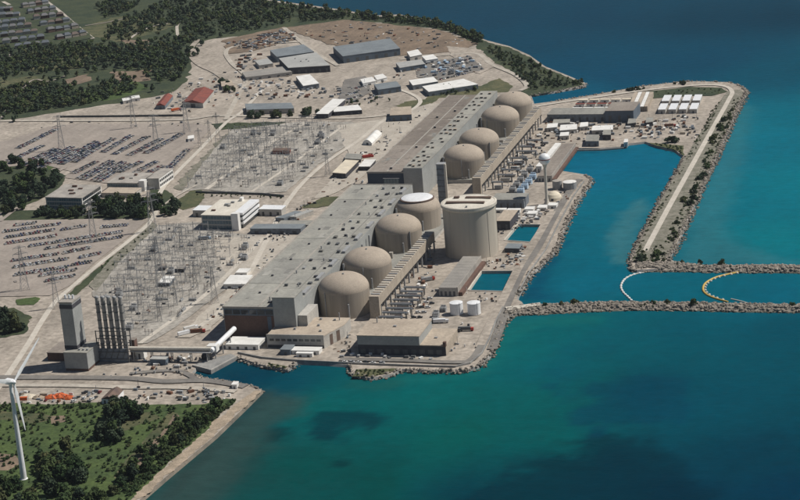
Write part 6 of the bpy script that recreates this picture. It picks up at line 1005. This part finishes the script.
# ------------------------------------------------------------ vehicles, containers and clutter
def truck(p, ang, cab, bed, lab, box=True):
    t = thing('truck', lab, 'truck', (p[0], p[1], 0)); t.rotation_euler = (0, 0, ang)
    def pt(nm, mb, m): o = bpy.data.objects.new(nm, mb.mesh(nm, m)); COL.objects.link(o); o.parent = t
    pt('cab', MB().prism([(4.2, -1.2), (6.6, -1.2), (6.6, 1.2), (4.2, 1.2)], .7, 3.1), cab); pt('windscreen', MB().box(6.58, 6.66, -1.05, 1.05, 1.9, 2.9), 'darkglass')
    pt('bed', MB().box(-6.5, 4, -1.25, 1.25, 1.1, 3.9 if box else 1.6), bed)
    for x in (-5, -3.6, 5.2):
        for s_ in (-1, 1): pt('wheel', MB().tube((x, s_ * .9, .55), (x, s_ * 1.28, .55), .55, n=10), 'tyre')
truck((93.5,-26.7), .2, 'whitep', 'whitep', 'white tanker truck left of the near white tanks'); truck((120.2,-45.9), .1, 'red', 'dsteel', 'red lorry on the near corner of the station'); truck((109.6,-48.9), .1, 'dsteel', 'dsteel', 'dark flatbed lorry behind the red lorry', False); truck((52.3,87.6), .6, 'red', 'steel', 'red lorry beside the ribbed gallery'); truck((-470.5,785.8), .7, 'red', 'orange', 'orange lorry in front of the red-roofed barn'); truck((-116.0,-62.1), .3, 'red', 'rust', 'red-brown lorry left of the hall end'); truck((-135.0,534.3), .5, 'red', 'red', 'red lorry left of the far hall'); truck((-126.0,-67.7), .8, 'whitep', 'whitep', 'white box lorry left of the hall end'); truck((-125.4,-54.7), .8, 'whitep', 'white', 'second white box lorry left of the hall end'); truck((-213.4,212.8), .3, 'blue', 'bluesteel', 'blue lorry near the administration building'); truck((193.4,664.6), .2, 'red', 'rust', 'red lorry on the far spit yard')
def container(p, ang, m, lab, group, s_=(6, 2.5, 2.6)):
    t = thing('container', lab, 'container', (p[0], p[1], 0), group); t.rotation_euler = (0, 0, ang); L_, W_, H_ = s_; key = (L_, W_, H_, m)
    if key not in CMESH:
        a = MB().box(-L_ / 2, L_ / 2, -W_ / 2, W_ / 2, .1, H_)
        for k in range(6): a.box(-L_ / 2 + .2 + k * L_ / 6, -L_ / 2 + .5 + k * L_ / 6, -W_ / 2 - .07, W_ / 2 + .07, .2, H_ - .1)
        CMESH[key] = (a.mesh('body', m), MB().box(L_ / 2, L_ / 2 + .08, -W_ / 2 + .1, W_ / 2 - .1, .2, H_ - .1).mesh('door', 'steel'))
    for nm, me in zip(('body', 'door'), CMESH[key]): o = bpy.data.objects.new(nm, me); COL.objects.link(o); o.parent = t
CMESH = {}
CW = dict(rust='rusty', dsteel='dark grey', bluesteel='blue-grey', darkwall='near-black', roofbrn='brown-grey', tanwall='tan', white='white', steel='grey', blue='pale blue', concrete='pale grey')
rc = random.Random(31)
for poly, n, ms, lab, dm, sz in (
    ([(-562.8,1228.1),(-503.1,1328.8),(-457.8,1260.8),(-506.0,1177.3)], 46, ['rust', 'dsteel', 'bluesteel', 'darkwall', 'roofbrn'], 'in the far left laydown yard', 6, (9, 3, 2.4)),
    ([(-464.9,1292.4),(-414.2,1364.8),(-341.6,1338.9),(-234.5,1263.1),(-180.8,1168.9),(-261.8,1136.0),(-378.5,1221.1)], 30, ['rust', 'roofbrn', 'tanwall', 'dsteel'], 'on the far earth field', 12, (7, 2.6, 2.4)),
    ([(-205.6,1035.9),(-145.3,1082.5),(-112.0,1001.2),(-154.9,949.2)], 34, ['bluesteel', 'white', 'steel', 'blue', 'dsteel'], 'in the busy yard above the far hall', 7, (7, 3, 3)),
    ([(-446.9,968.4),(-344.0,922.5),(-292.6,894.3),(-267.5,880.6),(-277.8,846.4),(-387.8,842.8),(-416.7,868.2)], 40, ['dsteel', 'rust', 'steel', 'white', 'bluesteel'], 'in the middle works yard', 8, (6, 2.6, 2.6)),
    ([(-506.5,1134.5),(-481.1,1160.2),(-452.4,1060.1),(-474.0,1035.5)], 14, ['rust', 'dsteel', 'steel'], 'beside the left yard track', 7, (8, 2.6, 2.6)),
    ([(124.7,682.8),(209.6,717.7),(225.7,629.9),(167.6,604.7),(131.3,643.8)], 40, ['rust', 'white', 'dsteel', 'tanwall', 'bluesteel', 'white'], 'on the far spit yard', 6, (6, 2.6, 2.6)),
    ([(39.7,687.4),(89.2,694.7),(124.0,673.1),(133.7,615.4),(97.9,607.7),(54.0,628.4)], 22, ['white', 'steel', 'bluesteel', 'dsteel'], 'in the yard beyond the far duct', 7, (6, 2.6, 2.6)),
    ([(-113.9,-198.9),(-40.9,-198.5),(-32.0,-206.7),(-46.2,-218.4),(-105.1,-216.0)], 12, ['rust', 'dsteel', 'white', 'tanwall', 'steel'], 'on the sandy strip by the inlet', 5, (5, 2.4, 2)),
    ([(-135.1,-125.8),(-97.9,-123.7),(-92.4,-147.2),(-123.6,-153.8)], 12, ['steel', 'white', 'dsteel', 'rust'], 'near the pipe bridge shed', 6, (5, 2.2, 2)),
    ([(19.1,125.7),(33.6,144.6),(37.2,176.2),(62.7,61.8),(64.5,-14.9),(53.9,-15.3)], 12, ['steel', 'bluesteel', 'white', 'rust'], 'between near duct and ribbed gallery', 7, (5, 2.4, 2.4)),
    ([(102.1,158.3),(119.0,196.7),(123.5,203.3),(128.4,134.2),(110.9,127.8)], 14, ['concrete', 'steel', 'white', 'rust'], 'by the roadside between the two pools', 5, (4, 2.2, 1.6)),
    ([(89.3,298.4),(108.1,327.3),(119.3,312.7),(114.2,277.3),(91.8,277.2)], 18, ['white', 'steel', 'concrete', 'white'], 'beside the smaller pool', 5, (4.5, 2.6, 2.2)),
    ([(32.8,477.4),(38.9,667.7),(62.0,600.0),(60.7,451.8)], 16, ['steel', 'bluesteel', 'white'], 'between the far duct and the galleries', 8, (6, 2.6, 2.4)),
    ([(-122.8,27.2),(-128.8,110.0),(-120.8,110.1),(-113.2,27.5)], 8, ['white', 'steel', 'rust'], 'along the left side of near hall', 6, (5, 2.4, 2.2)),
    ([(-151.4,439.7),(-155.6,571.5),(-133.2,561.5),(-123.3,430.9)], 10, ['white', 'rust', 'steel'], 'among the sheds left of far hall', 8, (5, 2.4, 2.4)),
    ([(-547.2,883.9),(-519.2,924.4),(-497.3,1024.5),(-458.8,944.3),(-443.0,846.7),(-481.4,792.1)], 22, ['white', 'rust', 'dsteel', 'steel'], 'near the woodland barns', 7, (6, 2.4, 2.4)),
    ([(24.4,-97.7),(97.6,-112.8),(115.4,-116.5),(116.6,-121.1),(32.3,-123.6)], 14, ['white', 'steel', 'dsteel'], 'along the near seawall', 5, (3.6, 2, 1.8))):
    for q, p in enumerate(from_left(scatter(poly, n, rc, dm))):
        m_ = rc.choice(ms); container(p, rc.choice([0, R(90), rc.uniform(0, 3)]), m_, f'{CW[m_]} container, {ordw(q)} from left, {lab}', 'containers ' + lab, sz)
for k, p in enumerate([(66.3,-14.8),(66.4,-1.5),(66.5,11.9),(66.6,25.6),(67.4,36.6),(71.7,-14.6),(71.8,-1.3),(71.9,12.1),(72.7,23.0),(67.3,-25.2)]): car(p, R(20), rc.choice(['white', 'silver', 'white', 'dark grey']), f'{ordw(k)} van parked in the rows left of the near white tanks', 'vans beside the pipe racks', 1)
# the orange yard beside the meadow
mb_r = random.Random(9)
def heap(p, r_, h, m, lab, name='tarp_heap'):
    mb = MB(); n = 14; rings = [(1, 0), (.92, .35), (.6, .8), (.25, 1)]
    vs = [(p[0] + r_ * a * math.cos(2 * math.pi * i / n) * (1 + mb_r.uniform(-.15, .15)) * 1.5, p[1] + r_ * a * math.sin(2 * math.pi * i / n) * (1 + mb_r.uniform(-.15, .15)), h * z * (1 + mb_r.uniform(-.2, .2)) + .05) for a, z in rings for i in range(n)]
    mb.add(vs, [(j * n + i, j * n + (i + 1) % n, (j + 1) * n + (i + 1) % n, (j + 1) * n + i) for j in range(3) for i in range(n)] + [tuple(range(3 * n, 4 * n))]); o = mb.build(name, m, None, False, (p[0], p[1], 0)); return tag(o, lab, 'heap')
heap((-181.3,-221.1), 4, 2.6, 'orange', 'left orange tarpaulin-covered heap in the yard by the meadow'); heap((-175.4,-218.5), 5, 3, 'orange', 'middle and biggest orange tarpaulin-covered heap by the meadow'); heap((-166.3,-221.2), 4, 2.4, 'orange', 'right orange tarpaulin-covered heap beside parked cars'); heap((-202.0,-220.3), 5, 2, 'cream', 'pale sandy covered heap left of the orange ones'); heap((-193.3,-221.9), 4, 1.8, 'sand', 'low sand heap between pale and orange heaps')
for k, (p, c) in enumerate(zip([(-159.1,-219.6),(-153.1,-221.4),(-151.7,-214.7),(-145.4,-223.1),(-143.9,-218.6),(-145.2,-207.6),(-151.2,-205.8),(-157.1,-208.4),(-183.4,-227.9),(-158.7,-228.3),(-210.1,-216.4)], ['black', 'white', 'silver', 'white', 'dark grey', 'red', 'white', 'black', 'red', 'white', 'tan'])): car(p, R(70 + 10 * (k % 3)), c, f'{c} car, {ordw(k)} of those parked around the orange heaps', 'cars by the orange heaps', k % 2)
container((-203.3,-227.0), .2, 'orange', 'orange container left of the pale heap', 'orange yard containers'); container((-190.1,-217.3), .1, 'tanwall', 'tan container behind the orange heaps', 'tan yard containers')
for k, p in enumerate([(37.6,-126.8),(43.7,-127.1),(49.7,-127.3),(55.7,-127.4),(61.8,-127.7),(69.4,-127.5)]): car(p, R(5), ['white', 'silver', 'white', 'black', 'white', 'silver'][k], f'{ordw(k)} car from the left along the near seawall', 'cars along the near seawall', k % 2)

# small clutter strewn over the working ground: pallets, bins, pipe stock, cabinets
def clutter(lab, areas, seed):
    r = random.Random(seed); mb = MB(); ms = ['steel', 'dsteel', 'white', 'rust', 'bluesteel', 'tanwall', 'darkwall']; ws = (4, 4, 2, 2, 3, 4, 4)
    for poly, n, big in areas:
        for p in scatter(poly, int(n * .62), r, 2.2):
            L_, W_, H_ = r.uniform(.8, big), r.uniform(.7, big * .5), r.uniform(.5, 2.4); a = r.choice([0, 0, math.pi / 2, r.uniform(0, 3)]); ca, sa = math.cos(a), math.sin(a); mi = r.choices(range(7), ws)[0]
            mb.prism([(p[0] + x * ca - y * sa, p[1] + x * sa + y * ca) for x, y in ((-L_ / 2, -W_ / 2), (L_ / 2, -W_ / 2), (L_ / 2, W_ / 2), (-L_ / 2, W_ / 2))], .02, H_, mi)
            if r.random() < .12: mb.bar((p[0], p[1], H_), (p[0], p[1], H_ + r.uniform(3, 7)), .25, mi)
    return tag(mb.build('yard_clutter', ms), lab, 'clutter', kind='stuff')
clutter('small equipment and stores strewn around the reactor side of the station', [([(16.9,119.6),(35.6,182.6),(68.3,62.0),(65.9,-20.1),(53.2,-25.8)], 70, 4), ([(40.3,444.1),(36.9,677.7),(64.9,609.1),(80.2,411.2),(72.4,357.2)], 130, 4), ([(74.5,263.3),(87.8,305.6),(110.3,342.0),(123.4,312.7),(109.6,270.3),(86.2,229.3)], 90, 4), ([(92.0,151.9),(122.9,196.8),(129.7,128.2),(93.4,121.3)], 70, 3), ([(80.5,-14.2),(117.0,-17.9),(135.1,-42.7),(135.8,-96.6),(119.1,-97.5)], 26, 3), ([(15.8,-98.2),(21.3,-58.2),(39.0,-111.3)], 22, 3), ([(28.6,718.2),(125.9,682.8),(139.1,596.7),(91.4,580.4),(56.6,609.5)], 110, 5), ([(122.3,683.0),(217.9,727.3),(234.9,610.9),(169.0,595.5),(132.9,634.2)], 130, 5), ([(94.5,57.2),(127.7,52.6),(130.2,25.2),(97.1,34.9)], 24, 3), ([(115.7,395.0),(126.9,426.2),(131.5,356.7),(123.2,334.5)], 20, 3), ([(2.7,327.8),(64.9,305.7),(79.2,242.7),(6.5,313.1)], 30, 4)], 51)
clutter('small equipment and stores strewn left of the turbine halls', [([(-120.4,-70.0),(-123.0,38.6),(-127.6,141.3),(-152.5,336.2),(-131.2,374.7),(-138.5,313.5),(-116.8,110.2),(-106.6,-22.0)], 140, 4), ([(-148.8,359.2),(-156.8,535.0),(-157.4,708.3),(-128.1,802.2),(-120.5,533.9),(-109.3,422.4)], 130, 4), ([(-217.6,226.7),(-159.8,234.1),(-152.5,336.2),(-141.6,343.7),(-137.2,193.4),(-203.7,212.9)], 60, 4), ([(-150.9,-131.5),(-107.1,-104.7),(-84.7,-127.8),(-83.6,-165.3),(-139.2,-159.4)], 70, 3), ([(-196.7,-172.2),(-95.8,-156.8),(-92.2,-165.8),(-195.7,-174.5)], 20, 2), ([(-124.2,-195.1),(-30.0,-193.4),(-30.5,-210.9),(-48.8,-222.9),(-111.7,-220.8)], 60, 4), ([(-216.0,-207.8),(-146.1,-205.5),(-135.9,-228.9),(-203.6,-233.6)], 60, 4)], 52)
clutter('equipment and stock strewn over the far works yards', [([(-553.8,1212.1),(-499.7,1328.3),(-449.3,1244.6),(-500.7,1162.3)], 220, 8), ([(-492.8,1327.4),(-419.3,1381.8),(-343.9,1347.2),(-238.5,1278.7),(-169.0,1181.7),(-257.9,1121.7),(-381.9,1206.8)], 120, 7), ([(-516.3,1135.5),(-356.5,960.5),(-274.9,904.8),(-254.3,964.1),(-230.9,1012.5),(-196.5,959.0),(-209.2,807.7),(-258.1,845.0),(-408.0,844.2)], 240, 6), ([(-218.0,1050.2),(-150.2,1103.2),(-103.4,1000.4),(-153.3,943.0),(-190.7,958.5)], 170, 6), ([(-544.7,877.7),(-492.9,1037.3),(-413.8,844.6),(-433.9,777.9),(-505.8,782.4)], 110, 5), ([(-701.0,738.3),(-412.8,722.4),(-404.6,700.8),(-679.0,693.7)], 20, 4)], 53)
YT = []
clutter('low breakers, cabinets and cable trenches in the near switchyard', [(YA, 130, 4)], 54); clutter('low breakers, cabinets and cable trenches in the far switchyard', [(YB, 80, 4.5)], 55)

# ------------------------------------------------------------ the summer air over the lake
hz = MB().box(-6500, 6500, -6500, 7500, -8, 600).build('haze', []); hz.data.materials.clear(); hz['kind'] = 'stuff'; hz['label'] = 'thin bluish summer haze over the whole place'
hm = bpy.data.materials.new('haze_air'); hm.use_nodes = True; hm.node_tree.nodes.remove(hm.node_tree.nodes['Principled BSDF']); pv = hm.node_tree.nodes.new('ShaderNodeVolumePrincipled')
pv.inputs['Color'].default_value = (.80, .88, 1, 1); pv.inputs['Density'].default_value = .000016; pv.inputs['Anisotropy'].default_value = .2
hm.node_tree.links.new(pv.outputs[0], next(n for n in hm.node_tree.nodes if n.type == 'OUTPUT_MATERIAL').inputs['Volume']); hz.data.materials.append(hm)
